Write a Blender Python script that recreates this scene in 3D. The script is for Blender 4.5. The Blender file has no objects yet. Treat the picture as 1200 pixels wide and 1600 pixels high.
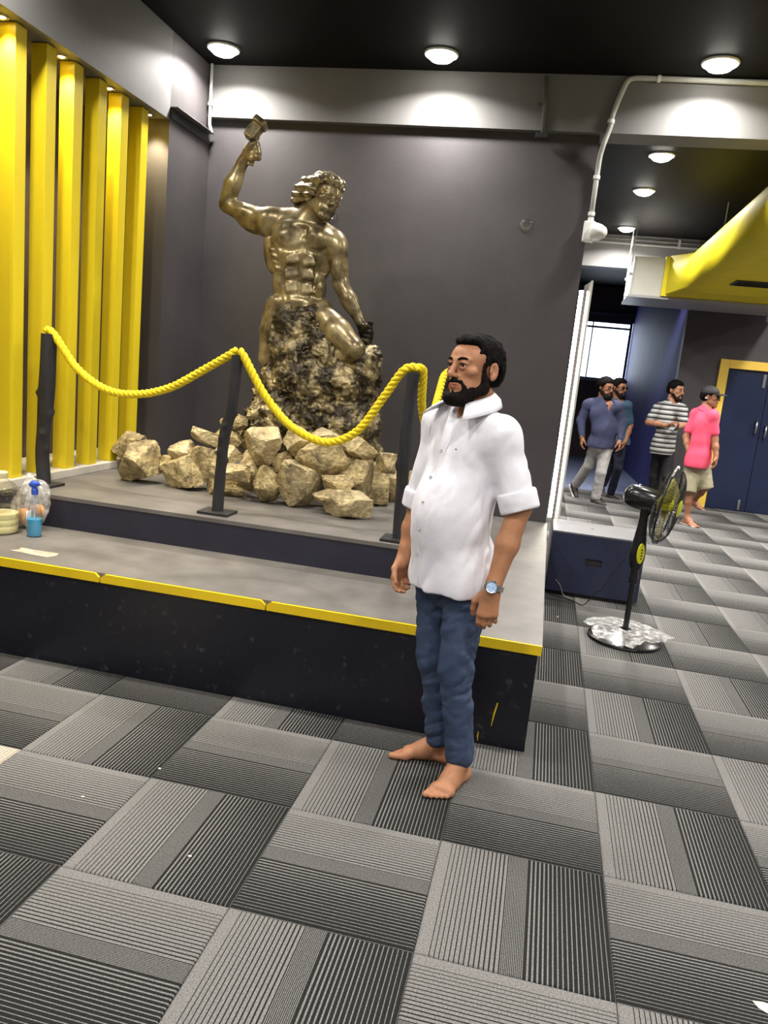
import bpy, bmesh, math, random
import numpy as np
from mathutils import Vector, Matrix
sc = bpy.context.scene
COL = sc.collection

# ------------------------------------------------------------------ camera
F_PX = 1212.458
CAM_C = np.array([-0.35172, -2.23427, 1.44954])
CAM_R = np.array([[0.97291521, 0.20907802, 0.09860212],
                  [0.1338662, -0.1618424, -0.97769468],
                  [-0.18845646, 0.96441351, -0.18544741]])   # rows: right, down, forward
cam_d = bpy.data.cameras.new('camera')
cam_d.lens = F_PX * 36.0 / 1600.0
cam_d.sensor_width = 36.0
cam_d.clip_start = 0.05
cam = bpy.data.objects.new('camera', cam_d)
COL.objects.link(cam)
M = Matrix.Identity(4)
for r in range(3):
    M[r][0] = CAM_R[0][r]; M[r][1] = -CAM_R[1][r]; M[r][2] = -CAM_R[2][r]; M[r][3] = CAM_C[r]
cam.matrix_world = M
sc.camera = cam

# ------------------------------------------------------------------ world, exposure
world = bpy.data.worlds.new('sky'); sc.world = world
world.use_nodes = True
bg = world.node_tree.nodes['Background']
bg.inputs[0].default_value = (0.80, 0.90, 1.0, 1); bg.inputs[1].default_value = 4.0
sc.view_settings.view_transform = 'Standard'
sc.view_settings.look = 'None'
sc.view_settings.gamma = 1.0
sc.view_settings.use_curve_mapping = False
sc.view_settings.exposure = 0.0
LAMP_W = 31.0          # watts of each ceiling downlight
SPOT_W = 52.0          # watts of each small soffit spot

# daylight entering by the far window
dl = bpy.data.lights.new('window_daylight', 'AREA'); dl.shape = 'RECTANGLE'; dl.size = 1.5; dl.size_y = 1.6
dl.energy = 24; dl.color = (0.72, 0.82, 1.0)
dlo = bpy.data.objects.new('window_daylight', dl); COL.objects.link(dlo)
dlo.location = (0.58, 14.75, 2.2); dlo.rotation_euler = (math.radians(-90), 0, 0)

# ------------------------------------------------------------------ helpers
def ray(px, py):
    return CAM_R.T @ np.array([(px - 600) / F_PX, (py - 800) / F_PX, 1.0])
def at(px, py, X=None, Y=None, Z=None):
    d = ray(px, py)
    if X is not None: t = (X - CAM_C[0]) / d[0]
    elif Y is not None: t = (Y - CAM_C[1]) / d[1]
    else: t = (Z - CAM_C[2]) / d[2]
    return CAM_C + d * t
def project(p):
    q = CAM_R @ (np.asarray(p, float) - CAM_C)
    return 600 + F_PX * q[0] / q[2], 800 + F_PX * q[1] / q[2], q[2]
def nrm(v):
    v = np.asarray(v, float); return v / np.linalg.norm(v)
def V(*a): return np.array(a, float)

def tag(o, label=None, cat=None, group=None, kind=None):
    if label: o['label'] = label
    if cat: o['category'] = cat
    if group: o['group'] = group
    if kind: o['kind'] = kind
    return o
def empty(name, loc, rz=0.0, label=None, cat=None, group=None):
    o = bpy.data.objects.new(name, None); COL.objects.link(o)
    o.location = [float(c) for c in loc]; o.rotation_euler = (0, 0, rz); o.empty_display_size = 0.1
    return tag(o, label, cat, group)
def link(name, me, mat=None, parent=None, loc=None):
    o = bpy.data.objects.new(name, me); COL.objects.link(o)
    if mat is not None and not me.materials: me.materials.append(mat)
    if parent is not None: o.parent = parent
    if loc is not None: o.location = [float(c) for c in loc]
    return o
class MB:
    """collects vertices and faces of one mesh"""
    def __init__(s): s.v = []; s.f = []
    def add(s, v, f):
        n = len(s.v); s.v += [tuple(float(c) for c in p) for p in v]; s.f += [tuple(i + n for i in q) for q in f]; return s
    def box(s, x0, x1, y0, y1, z0, z1, M=None):
        v = [(x, y, z) for x in (x0, x1) for y in (y0, y1) for z in (z0, z1)]
        if M is not None: v = [M @ Vector(p) for p in v]
        return s.add(v, [(0, 1, 3, 2), (4, 6, 7, 5), (0, 4, 5, 1), (2, 3, 7, 6), (0, 2, 6, 4), (1, 5, 7, 3)])
    def tube(s, pts, rad, n=12, caps=True):
        pts = [np.asarray(p, float) for p in pts]
        if np.isscalar(rad): rad = [rad] * len(pts)
        T = []
        for i in range(len(pts)):
            a = pts[max(i - 1, 0)]; b = pts[min(i + 1, len(pts) - 1)]; T.append(nrm(b - a))
        up = V(0, 0, 1) if abs(T[0][2]) < .9 else V(1, 0, 0)
        U = nrm(np.cross(T[0], up)); vs = []; fs = []
        for i, p in enumerate(pts):
            U = nrm(U - T[i] * (U @ T[i])); W = np.cross(T[i], U)
            for k in range(n):
                a = 2 * math.pi * k / n
                vs.append(p + rad[i] * (math.cos(a) * U + math.sin(a) * W))
        for i in range(len(pts) - 1):
            for k in range(n):
                k2 = (k + 1) % n
                fs.append((i * n + k, i * n + k2, (i + 1) * n + k2, (i + 1) * n + k))
        if caps:
            fs.append(tuple(range(n))[::-1]); fs.append(tuple((len(pts) - 1) * n + k for k in range(n)))
        return s.add(vs, fs)
    def lathe(s, prof, c=(0, 0, 0), axis=(0, 0, 1), n=32, ring=False):
        """prof: (radius, height) pairs along the axis"""
        ax = nrm(axis); up = V(0, 0, 1) if abs(ax[2]) < .9 else V(1, 0, 0)
        U = nrm(np.cross(up, ax)); W = np.cross(ax, U); c = np.asarray(c, float); vs = []; fs = []
        for (r, h) in prof:
            for k in range(n):
                a = 2 * math.pi * k / n
                vs.append(c + ax * h + max(r, 1e-5) * (math.cos(a) * U + math.sin(a) * W))
        for i in range(len(prof) - 1):
            for k in range(n):
                k2 = (k + 1) % n
                fs.append((i * n + k, i * n + k2, (i + 1) * n + k2, (i + 1) * n + k))
        if ring:
            e = (len(prof) - 1) * n
            fs += [(e + k, e + (k + 1) % n, (k + 1) % n, k) for k in range(n)]
        else: fs.append(tuple(range(n))[::-1]); fs.append(tuple((len(prof) - 1) * n + k for k in range(n)))
        return s.add(vs, fs)
    def build(s, name, mat=None, parent=None, smooth=False, bevel=0.0, loc=None, flip=True):
        me = bpy.data.meshes.new(name); me.from_pydata(s.v, [], s.f); me.update()
        if flip or bevel:
            bm = bmesh.new(); bm.from_mesh(me)
            bmesh.ops.recalc_face_normals(bm, faces=bm.faces)
            if bevel:
                es = [e for e in bm.edges if len(e.link_faces) == 2 and e.calc_face_angle(0) > .5]
                bmesh.ops.bevel(bm, geom=es, offset=bevel, segments=2, affect='EDGES', profile=.6)
            bm.to_mesh(me); bm.free()
        if smooth:
            me.polygons.foreach_set('use_smooth', [True] * len(me.polygons))
            if smooth == 'auto': me.set_sharp_from_angle(angle=math.radians(38))
        return link(name, me, mat, parent, loc)

# ------------------------------------------------------------------ materials
MATS = {}
def mat(name, col, rough=.5, metal=0.0, var=0.0, vscale=8.0, bump=0.0, bscale=60.0, col2=None, spec=.5,
        emit=None, estr=0.0, trans=0.0, ior=1.45, alpha=1.0, attr=None, coat=0.0, stretch=None, sheen=0.0, thresh=(.35, .65)):
    m = bpy.data.materials.new(name); m.use_nodes = True; nt = m.node_tree; N = nt.nodes; L = nt.links
    b = N['Principled BSDF']
    b.inputs['Roughness'].default_value = rough; b.inputs['Metallic'].default_value = metal
    b.inputs['Specular IOR Level'].default_value = spec
    b.inputs['Base Color'].default_value = (*col, 1)
    b.inputs['Transmission Weight'].default_value = trans; b.inputs['IOR'].default_value = ior
    b.inputs['Alpha'].default_value = alpha; b.inputs['Coat Weight'].default_value = coat
    if sheen: b.inputs['Sheen Weight'].default_value = sheen
    if emit is not None:
        b.inputs['Emission Color'].default_value = (*emit, 1); b.inputs['Emission Strength'].default_value = estr
    tc = N.new('ShaderNodeTexCoord'); vec = tc.outputs['Object']
    if stretch:
        mp = N.new('ShaderNodeMapping'); mp.inputs['Scale'].default_value = stretch; L.new(vec, mp.inputs[0]); vec = mp.outputs[0]
    src = None
    if attr:
        an = N.new('ShaderNodeAttribute'); an.attribute_name = attr; src = an.outputs['Color']
    if var or col2 is not None:
        n = N.new('ShaderNodeTexNoise'); n.inputs['Scale'].default_value = vscale; n.inputs['Detail'].default_value = 8
        n.inputs['Roughness'].default_value = .62; L.new(vec, n.inputs['Vector'])
        rp = N.new('ShaderNodeValToRGB'); rp.color_ramp.elements[0].position = thresh[0]; rp.color_ramp.elements[1].position = thresh[1]
        if col2 is not None:
            rp.color_ramp.elements[0].color = (*col, 1); rp.color_ramp.elements[1].color = (*col2, 1)
        else:
            rp.color_ramp.elements[0].color = tuple(c * (1 - var) for c in col) + (1,)
            rp.color_ramp.elements[1].color = tuple(min(1, c * (1 + var)) for c in col) + (1,)
        L.new(n.outputs['Fac'], rp.inputs['Fac'])
        if src is not None:
            mx = N.new('ShaderNodeMix'); mx.data_type = 'RGBA'; mx.blend_type = 'MULTIPLY'; mx.inputs[0].default_value = 1
            L.new(src, mx.inputs[6]); L.new(rp.outputs[0], mx.inputs[7]); src = mx.outputs[2]
        else: src = rp.outputs[0]
    if src is not None: L.new(src, b.inputs['Base Color'])
    if bump:
        n2 = N.new('ShaderNodeTexNoise'); n2.inputs['Scale'].default_value = bscale; n2.inputs['Detail'].default_value = 6
        L.new(vec, n2.inputs['Vector'])
        bp = N.new('ShaderNodeBump'); bp.inputs['Strength'].default_value = 1.0; bp.inputs['Distance'].default_value = bump
        L.new(n2.outputs['Fac'], bp.inputs['Height']); L.new(bp.outputs[0], b.inputs['Normal'])
    MATS[name] = m
    return m

M_WALL = mat('charcoal_wall_paint', (.055, .049, .051), rough=.55, var=.10, vscale=2.5, bump=.0006, bscale=40)
M_BEAM = mat('grey_beam_paint', (.145, .142, .138), rough=.6, var=.06, vscale=3, bump=.0005, bscale=40)
M_CEIL = mat('black_ceiling_paint', (.0062, .0053, .005), rough=.6, var=.15, vscale=2, spec=.12)
M_NAVY = mat('navy_wall_paint', (.045, .047, .175), rough=.6, spec=.2, var=.12, vscale=3, stretch=(1, 1, .15))
M_PLAT_TOP = mat('grey_platform_top', (.142, .130, .119), rough=.5, var=.22, vscale=3.5, bump=.0006, bscale=25)
M_PLAT_BLACK = mat('black_platform_paint', (.0085, .0085, .013), rough=.38, var=.3, vscale=14, bump=.0005, bscale=30)
M_STEP_NAVY = mat('dark_navy_riser_paint', (.022, .022, .036), rough=.5, var=.15, vscale=8)
M_YEL = mat('yellow_gloss_paint', (.80, .56, .012), rough=.42, var=.06, vscale=4)
M_YEL2 = mat('yellow_slat_laminate', (.78, .60, .018), rough=.38, var=.04, vscale=3, stretch=(1, 1, .1))
M_WHITE = mat('white_plastic', (.75, .75, .72), rough=.4, var=.04, vscale=10)
M_CREAM = mat('cream_marble', (.72, .68, .58), rough=.35, var=.1, vscale=6)
M_BLACK = mat('black_plastic', (.012, .012, .013), rough=.22, var=.15, vscale=10)
M_BLACKM = mat('black_matte_metal', (.02, .02, .021), rough=.5, var=.2, vscale=20, bump=.0005)
M_BROWN = mat('brown_recess_paint', (.075, .055, .045), rough=.55, var=.2, vscale=4)
M_GREYPIPE = mat('grey_conduit', (.42, .42, .40), rough=.45, var=.08, vscale=10)
M_DPIPE = mat('dark_grey_pipe', (.13, .125, .12), rough=.45, var=.15, vscale=10)
M_CHROME = mat('brushed_silver', (.62, .62, .63), rough=.25, metal=1.0, var=.05, vscale=30)
M_LAMP = mat('lamp_diffuser', (1, 1, 1), emit=(1, .96, .88), estr=30)
M_SPOTLAMP = mat('spot_bulb', (1, 1, 1), emit=(1, .86, .55), estr=25)
M_LED = mat('led_strip_diffuser', (1, 1, 1), emit=(1, .90, .74), estr=22)
M_UNIT = mat('cream_painted_steel', (.50, .49, .45), rough=.45, var=.05, vscale=4)
M_DUCT = mat('yellow_duct_wrap', (.62, .52, .012), rough=.6, var=.05, vscale=5)

# ------------------------------------------------------------------ implicit-surface modeller
def _noise3(p, seed=0):
    """lattice value noise, p (n,3) -> (n,) in -1..1"""
    i = np.floor(p).astype(np.int64); f = p - i; f = f * f * (3 - 2 * f)
    def h(ix, iy, iz):
        n = (ix * 374761393 + iy * 668265263 + iz * 2147483647 + seed * 974634777) & 0xffffffff
        n = ((n ^ (n >> 13)) * 1274126177) & 0xffffffff
        n = (n ^ (n >> 16)) & 0xffff
        return n / 32767.5 - 1
    r = 0
    for dx in (0, 1):
        wx = f[:, 0] if dx else 1 - f[:, 0]
        for dy in (0, 1):
            wy = f[:, 1] if dy else 1 - f[:, 1]
            for dz in (0, 1):
                wz = f[:, 2] if dz else 1 - f[:, 2]
                r = r + wx * wy * wz * h(i[:, 0] + dx, i[:, 1] + dy, i[:, 2] + dz)
    return r
def fbm(p, scale, oct=4, seed=0, ridged=False):
    r = 0; a = 1.0; t = 0
    for o in range(oct):
        n = _noise3(p * scale * 2 ** o + 17.3 * o, seed + o)
        if ridged: n = 1 - 2 * np.abs(n)
        r = r + a * n; t += a; a *= .5
    return r / t

class SDF:
    def __init__(s): s.ops = []
    def cone(s, a, b, ra, rb=None, k=.02, op='u'):
        a = np.asarray(a, float); b = np.asarray(b, float); rb = ra if rb is None else rb
        s.ops.append(('c', op, k, np.minimum(a - ra, b - rb), np.maximum(a + ra, b + rb), (a, b, ra, rb))); return s
    def ell(s, c, r, R=None, k=.02, op='u'):
        c = np.asarray(c, float); r = np.asarray(r, float) * np.ones(3); R = np.eye(3) if R is None else np.asarray(R, float)
        e = np.sqrt(((R * r[None, :]) ** 2).sum(1))
        s.ops.append(('e', op, k, c - e, c + e, (c, r, R))); return s
    def box(s, c, hx, R=None, rad=.005, k=.01, op='u'):
        c = np.asarray(c, float); hx = np.asarray(hx, float); R = np.eye(3) if R is None else np.asarray(R, float)
        e = (np.abs(R) * (hx + rad)[None, :]).sum(1)
        s.ops.append(('b', op, k, c - e, c + e, (c, hx, R, rad))); return s
    def half(s, p, n, k=.004):
        """keep the side the normal points away from"""
        s.ops.append(('h', 'i', k, None, None, (np.asarray(p, float), nrm(n)))); return s
    def grid(s, h):
        us = [o for o in s.ops if o[1] == 'u']
        lo = np.min([o[3] for o in us], 0) - 4 * h - .015; hi = np.max([o[4] for o in us], 0) + 4 * h + .015
        n = np.ceil((hi - lo) / h).astype(int) + 1
        ax = [(lo[i] + h * np.arange(n[i])).astype(np.float32) for i in range(3)]
        Fd = np.full(n, .3, np.float32)
        for (ty, op, k, a, b, q) in s.ops:
            if ty == 'h':
                sl = (slice(None),) * 3
            else:
                i0 = np.maximum(((a - k - 2 * h - lo) / h).astype(int), 0); i1 = np.minimum(((b + k + 2 * h - lo) / h).astype(int) + 2, n)
                if (i1 <= i0).any(): continue
                sl = tuple(slice(i0[i], i1[i]) for i in range(3))
            x = ax[0][sl[0]][:, None, None]; y = ax[1][sl[1]][None, :, None]; z = ax[2][sl[2]][None, None, :]
            if ty == 'c':
                A, B, ra, rb = q; d = B - A; l2 = max(d @ d, 1e-9)
                px, py, pz = x - A[0], y - A[1], z - A[2]
                t = np.clip((px * d[0] + py * d[1] + pz * d[2]) / l2, 0, 1)
                D = np.sqrt((px - t * d[0]) ** 2 + (py - t * d[1]) ** 2 + (pz - t * d[2]) ** 2) - (ra + t * (rb - ra))
            elif ty == 'e':
                C, r, R = q; px, py, pz = x - C[0], y - C[1], z - C[2]
                u = [R[0, i] * px + R[1, i] * py + R[2, i] * pz for i in range(3)]
                k0 = np.sqrt(sum((u[i] / r[i]) ** 2 for i in range(3))); k1 = np.sqrt(sum((u[i] / r[i] ** 2) ** 2 for i in range(3)))
                D = k0 * (k0 - 1) / np.maximum(k1, 1e-6)
            elif ty == 'b':
                C, hx, R, rad = q; px, py, pz = x - C[0], y - C[1], z - C[2]
                u = [np.abs(R[0, i] * px + R[1, i] * py + R[2, i] * pz) - hx[i] for i in range(3)]
                D = np.sqrt(sum(np.maximum(e, 0) ** 2 for e in u)) + np.minimum(np.maximum(np.maximum(u[0], u[1]), u[2]), 0) - rad
            else:
                P, nn = q; D = (x - P[0]) * nn[0] + (y - P[1]) * nn[1] + (z - P[2]) * nn[2]
            D = np.asarray(D, np.float32); G = Fd[sl]
            if op == 'u':
                hh = np.clip(.5 + .5 * (D - G) / k, 0, 1); Fd[sl] = D * (1 - hh) + G * hh - k * hh * (1 - hh)
            else:
                if op == 's': D = -D
                hh = np.clip(.5 - .5 * (D - G) / k, 0, 1); Fd[sl] = D * (1 - hh) + G * hh + k * hh * (1 - hh)
        return Fd, lo, ax
    def mesh(s, h, disp=None, band=.05, smooth=1):
        Fd, lo, ax = s.grid(h)
        if disp is not None:
            m = np.abs(Fd) < band; i = np.nonzero(m)
            P = np.stack([ax[0][i[0]], ax[1][i[1]], ax[2][i[2]]], 1).astype(float)
            Fd[i] += disp(P).astype(np.float32)
        return surfnet(Fd, lo, h, smooth)
def surfnet(Fd, lo, h, smooth=1):
    S = Fd < 0; n = Fd.shape
    cnt = np.zeros([k - 1 for k in n], np.uint8)
    offs = [(a, b, c) for a in (0, 1) for b in (0, 1) for c in (0, 1)]
    for (a, b, c) in offs: cnt += S[a:n[0] - 1 + a, b:n[1] - 1 + b, c:n[2] - 1 + c]
    act = np.argwhere((cnt > 0) & (cnt < 8))
    idm = np.full(cnt.shape, -1, np.int32); idm[act[:, 0], act[:, 1], act[:, 2]] = np.arange(len(act))
    vals = {o: Fd[act[:, 0] + o[0], act[:, 1] + o[1], act[:, 2] + o[2]] for o in offs}
    acc = np.zeros((len(act), 3)); num = np.zeros(len(act))
    for o in offs:
        for axx in range(3):
            if o[axx]: continue
            o2 = list(o); o2[axx] = 1; o2 = tuple(o2); va, vb = vals[o], vals[o2]; m = (va < 0) != (vb < 0)
            t = va[m] / (va[m] - vb[m]); p = np.tile(np.array(o, float), (m.sum(), 1)); p[:, axx] += t
            acc[m] += p; num[m] += 1
    P = lo + h * (act + acc / num[:, None])
    quads = []
    for axx in range(3):
        sl0 = [slice(None)] * 3; sl1 = [slice(None)] * 3; sl0[axx] = slice(0, n[axx] - 1); sl1[axx] = slice(1, n[axx])
        A = S[tuple(sl0)]; B = S[tuple(sl1)]; ch = np.argwhere(A != B)
        b1, b2 = (axx + 1) % 3, (axx + 2) % 3
        ok = (ch[:, b1] > 0) & (ch[:, b2] > 0) & (ch[:, b1] < n[b1] - 1) & (ch[:, b2] < n[b2] - 1); ch = ch[ok]
        ins = A[ch[:, 0], ch[:, 1], ch[:, 2]]
        def cell(d1, d2):
            c = ch.copy(); c[:, b1] -= d1; c[:, b2] -= d2; return idm[c[:, 0], c[:, 1], c[:, 2]]
        q = np.stack([cell(1, 1), cell(0, 1), cell(0, 0), cell(1, 0)], 1)
        q[~ins] = q[~ins][:, ::-1]; quads.append(q)
    Q = np.concatenate(quads)
    for _ in range(smooth):
        E = np.concatenate([Q[:, [0, 1]], Q[:, [1, 2]], Q[:, [2, 3]], Q[:, [3, 0]]])
        A = np.zeros_like(P); c = np.zeros(len(P))
        for a, b in ((0, 1), (1, 0)):
            for i in range(3): A[:, i] += np.bincount(E[:, a], weights=P[E[:, b], i], minlength=len(P))
            c += np.bincount(E[:, a], minlength=len(P))
        P = P * .5 + .5 * A / c[:, None]
    return P, Q
def mesh_obj(name, P, Q, material=None, parent=None, origin=(0, 0, 0), color=None, smooth=True, auto=None):
    me = bpy.data.meshes.new(name); n = len(P); m = len(Q)
    me.vertices.add(n); me.vertices.foreach_set('co', (P - np.asarray(origin, float)).astype(np.float32).ravel())
    me.loops.add(m * 4); me.loops.foreach_set('vertex_index', Q.astype(np.int32).ravel())
    me.polygons.add(m); me.polygons.foreach_set('loop_start', np.arange(0, 4 * m, 4, dtype=np.int32))
    me.polygons.foreach_set('loop_total', np.full(m, 4, np.int32))
    me.update(calc_edges=True); me.validate()
    if smooth: me.polygons.foreach_set('use_smooth', [True] * m)
    if color is not None:
        a = me.color_attributes.new('Col', 'FLOAT_COLOR', 'POINT'); c = np.ones((n, 4), np.float32); c[:, :3] = color
        a.data.foreach_set('color', c.ravel())
    return link(name, me, material, parent)
# ================================================================== the setting
def thin_glass(name, tint=(1, 1, 1), gloss=.08):
    m = bpy.data.materials.new(name); m.use_nodes = True; N = m.node_tree.nodes; L = m.node_tree.links
    N.remove(N['Principled BSDF']); t = N.new('ShaderNodeBsdfTransparent'); t.inputs[0].default_value = (*tint, 1)
    g = N.new('ShaderNodeBsdfGlossy'); g.inputs['Roughness'].default_value = .04
    lw = N.new('ShaderNodeLayerWeight'); lw.inputs[0].default_value = .5; pw = N.new('ShaderNodeMath'); pw.operation = 'POWER'; pw.inputs[1].default_value = 4.0
    L.new(lw.outputs['Facing'], pw.inputs[0]); fr = N.new('ShaderNodeMath'); fr.operation = 'MULTIPLY_ADD'; fr.inputs[1].default_value = .6; fr.inputs[2].default_value = gloss; L.new(pw.outputs[0], fr.inputs[0])
    mx = N.new('ShaderNodeMixShader'); L.new(fr.outputs[0], mx.inputs[0]); L.new(t.outputs[0], mx.inputs[1]); L.new(g.outputs[0], mx.inputs[2])
    L.new(mx.outputs[0], N['Material Output'].inputs[0]); return m
M_GLASS = thin_glass('window_glass', gloss=.04)

def struct(o): o['kind'] = 'structure'; return o
CZ = 3.41
# carpet --------------------------------------------------------------------
def carpet_material(name, light, dark):
    m = bpy.data.materials.new(name); m.use_nodes = True; nt = m.node_tree; N = nt.nodes; L = nt.links
    b = N['Principled BSDF']; b.inputs['Roughness'].default_value = .95; b.inputs['Specular IOR Level'].default_value = .15
    uv = N.new('ShaderNodeUVMap'); sx = N.new('ShaderNodeSeparateXYZ'); L.new(uv.outputs[0], sx.inputs[0])
    def mth(op, a, bb=None, clamp=False):
        n = N.new('ShaderNodeMath'); n.operation = op; n.use_clamp = clamp
        for i, q in enumerate((a, bb)):
            if q is None: continue
            if isinstance(q, (int, float)): n.inputs[i].default_value = q
            else: L.new(q, n.inputs[i])
        return n.outputs[0]
    u = sx.outputs[0]
    # duty of the dark yarn across the tile: plain border, thin dark lines, dense mid band, dark field with thin light lines
    cr = N.new('ShaderNodeValToRGB'); e = cr.color_ramp.elements; cr.color_ramp.interpolation = 'LINEAR'
    stops = [(0, 0), (.055, 0), (.060, .17), (.30, .28), (.42, .36), (.44, .45), (.54, .45), (.56, .58), (.75, .74), (1.0, .86)]
    e[0].position, e[0].color = stops[0][0], (stops[0][1],) * 3 + (1,)
    e[1].position, e[1].color = stops[-1][0], (stops[-1][1],) * 3 + (1,)
    for p, v in stops[1:-1]:
        q = e.new(p); q.color = (v, v, v, 1)
    L.new(u, cr.inputs[0])
    fr = mth('FRACT', mth('MULTIPLY', u, 40.0))
    line = mth('LESS_THAN', fr, cr.outputs[0])
    fr2 = mth('FRACT', mth('MULTIPLY', u, 110.0)); line2 = mth('LESS_THAN', fr2, .48)
    mid = mth('MULTIPLY', mth('GREATER_THAN', u, .43), mth('LESS_THAN', u, .55))
    mm = N.new('ShaderNodeMix'); L.new(mid, mm.inputs[0]); L.new(line, mm.inputs[2]); L.new(line2, mm.inputs[3])
    mx = N.new('ShaderNodeMix'); mx.data_type = 'RGBA'; mx.inputs[6].default_value = (*light, 1); mx.inputs[7].default_value = (*dark, 1)
    L.new(mm.outputs[0], mx.inputs[0])
    # yarn flecks
    oi = N.new('ShaderNodeObjectInfo'); tc = N.new('ShaderNodeTexCoord'); ad = N.new('ShaderNodeVectorMath'); ad.operation = 'MULTIPLY_ADD'
    L.new(oi.outputs['Location'], ad.inputs[0]); ad.inputs[1].default_value = (3.1, 2.7, 1); L.new(tc.outputs['Object'], ad.inputs[2])
    n = N.new('ShaderNodeTexNoise'); n.inputs['Scale'].default_value = 210; n.inputs['Detail'].default_value = 3
    L.new(ad.outputs[0], n.inputs['Vector'])
    r2 = N.new('ShaderNodeValToRGB'); r2.color_ramp.elements[0].position = .3; r2.color_ramp.elements[1].position = .72
    r2.color_ramp.elements[0].color = (.62, .62, .62, 1); r2.color_ramp.elements[1].color = (1.35, 1.33, 1.30, 1)
    L.new(n.outputs['Fac'], r2.inputs[0])
    m2 = N.new('ShaderNodeMix'); m2.data_type = 'RGBA'; m2.blend_type = 'MULTIPLY'; m2.inputs[0].default_value = 1
    L.new(mx.outputs[2], m2.inputs[6]); L.new(r2.outputs[0], m2.inputs[7]); L.new(m2.outputs[2], b.inputs['Base Color'])
    bp = N.new('ShaderNodeBump'); bp.inputs['Distance'].default_value = .002; L.new(n.outputs['Fac'], bp.inputs['Height']); L.new(bp.outputs[0], b.inputs['Normal'])
    return m
M_CARPET = carpet_material('striped_grey_carpet', (.180, .176, .171), (.015, .016, .0155))
M_CARPET_C = carpet_material('striped_cream_carpet', (.70, .65, .53), (.36, .32, .25))
M_SUBFLOOR = mat('dark_subfloor', (.05, .05, .05), rough=.9, var=.2)

floor = struct(MB().box(-3.6, 5.2, -6, 9.05, -.06, -.0062).build('floor', M_SUBFLOOR))
def tile_mesh():
    g, c, s = .0012, .004, .5      # joint, chamfer, size
    a0, a1 = g, s - g; b0, b1 = g + c, s - g - c
    v = [(a0, a0, -.006), (a1, a0, -.006), (a1, a1, -.006), (a0, a1, -.006), (a0, a0, -.0025), (a1, a0, -.0025), (a1, a1, -.0025), (a0, a1, -.0025),
         (b0, b0, 0), (b1, b0, 0), (b1, b1, 0), (b0, b1, 0)]
    v = [(x - .25, y - .25, z) for x, y, z in v]
    f = [(3, 2, 1, 0), (0, 1, 5, 4), (1, 2, 6, 5), (2, 3, 7, 6), (3, 0, 4, 7), (4, 5, 9, 8), (5, 6, 10, 9), (6, 7, 11, 10), (7, 4, 8, 11), (8, 9, 10, 11)]
    return v, f
TV, TF = tile_mesh()
def tile_me(name, verts, faces, uvs, m):
    me = bpy.data.meshes.new(name); me.from_pydata(verts, [], faces); me.update()
    u = me.uv_layers.new(name='UVMap'); li = np.zeros(len(me.loops), np.int32); me.loops.foreach_get('vertex_index', li)
    u.data.foreach_set('uv', np.asarray(uvs, np.float32)[li].ravel()); me.materials.append(m); return me
tme = tile_me('carpet_tile', TV, TF, [(x * 2 + .5, y * 2 + .5) for x, y, z in TV], M_CARPET)
tme_c = tile_me('carpet_tile_cream', TV, TF, [(x * 2 + .5, y * 2 + .5) for x, y, z in TV], M_CARPET_C)
seen, rest = [], []
for i in range(-7, 10):
    for j in range(-12, 18):
        cx, cy = i * .5 + .25, j * .5 + .25
        if cx < -.55 and .9 < cy < 3.4: continue
        if cx > 5.1: continue
        u_, v_, dep = project((cx, cy, 0))
        vis = dep > .4 and -270 < u_ < 1310 and 0 < v_ < 1760 and not (cx < -.5 and cy > .9)
        (seen if vis else rest).append((dep, i, j, cx, cy))
seen.sort(); rest += seen[298:]; seen = seen[:298]
for dep, i, j, cx, cy in seen:
    cream = (i, j) == (-5, -1)
    o = bpy.data.objects.new('carpet_tile', tme_c if cream else tme); COL.objects.link(o); o.parent = floor
    o.location = (cx, cy, 0); o.rotation_euler = (0, 0, 0 if (i + j) % 2 == 0 else -math.pi / 2)
    if cream: o['label'] = 'cream striped carpet tile'
rv, rf, ru = [], [], []
for dep, i, j, cx, cy in rest:
    n = len(rv); H = (i + j) % 2
    for x, y, z in TV:
        rv.append((cx + (y if H else x), cy + (-x if H else y), z)); ru.append((x * 2 + .5, y * 2 + .5))
    rf += [tuple(k + n for k in q) for q in TF]
o = link('carpet_tile', tile_me('carpet_tile_rest', rv, rf, ru, M_CARPET), None, floor); o['kind'] = 'stuff'

M_CORR = mat('pale_blue_vinyl', (.20, .23, .38), rough=.25, var=.08, vscale=3)
struct(MB().box(-1.6, 1.6, 9.05, 14.6, -.06, 0).build('floor_corridor', M_CORR))
struct(MB().box(-3.7, 5.3, -6.1, 14.7, CZ, CZ + .1).build('ceiling', M_CEIL))
struct(MB().box(-3.015, -.262, 3.39, 3.53, 0, CZ).build('wall_back', M_WALL))
# left wall: recess back, soffit over it, pier next to the back wall
wl = struct(MB().box(-3.7, -3.5, -6, 9.05, 0, CZ).build('wall_left', M_BROWN))
MB().box(-3.5, -3.015, -6, 2.78, 2.88, CZ).build('soffit', M_BEAM, wl)
MB().box(-3.5, -3.015, 2.78, 3.53, 0, CZ).build('pier', M_WALL, wl)
struct(MB().box(5.2, 5.35, -6, 9.05, 0, CZ).build('wall_right', mat('grey_wall_paint', (.22, .21, .21), rough=.6, var=.05)))
struct(MB().box(-3.7, 5.3, -6.15, -6, 0, CZ).build('wall_rear', MATS['grey_wall_paint']))
# beams
struct(MB().box(-3.015, 5.2, 3.33, 3.56, 3.065, CZ).build('trim_1', M_BEAM))
struct(MB().box(-3.5, 1.25, 8.75, 9.0, 3.0, CZ).build('trim_2', M_BEAM))
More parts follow.
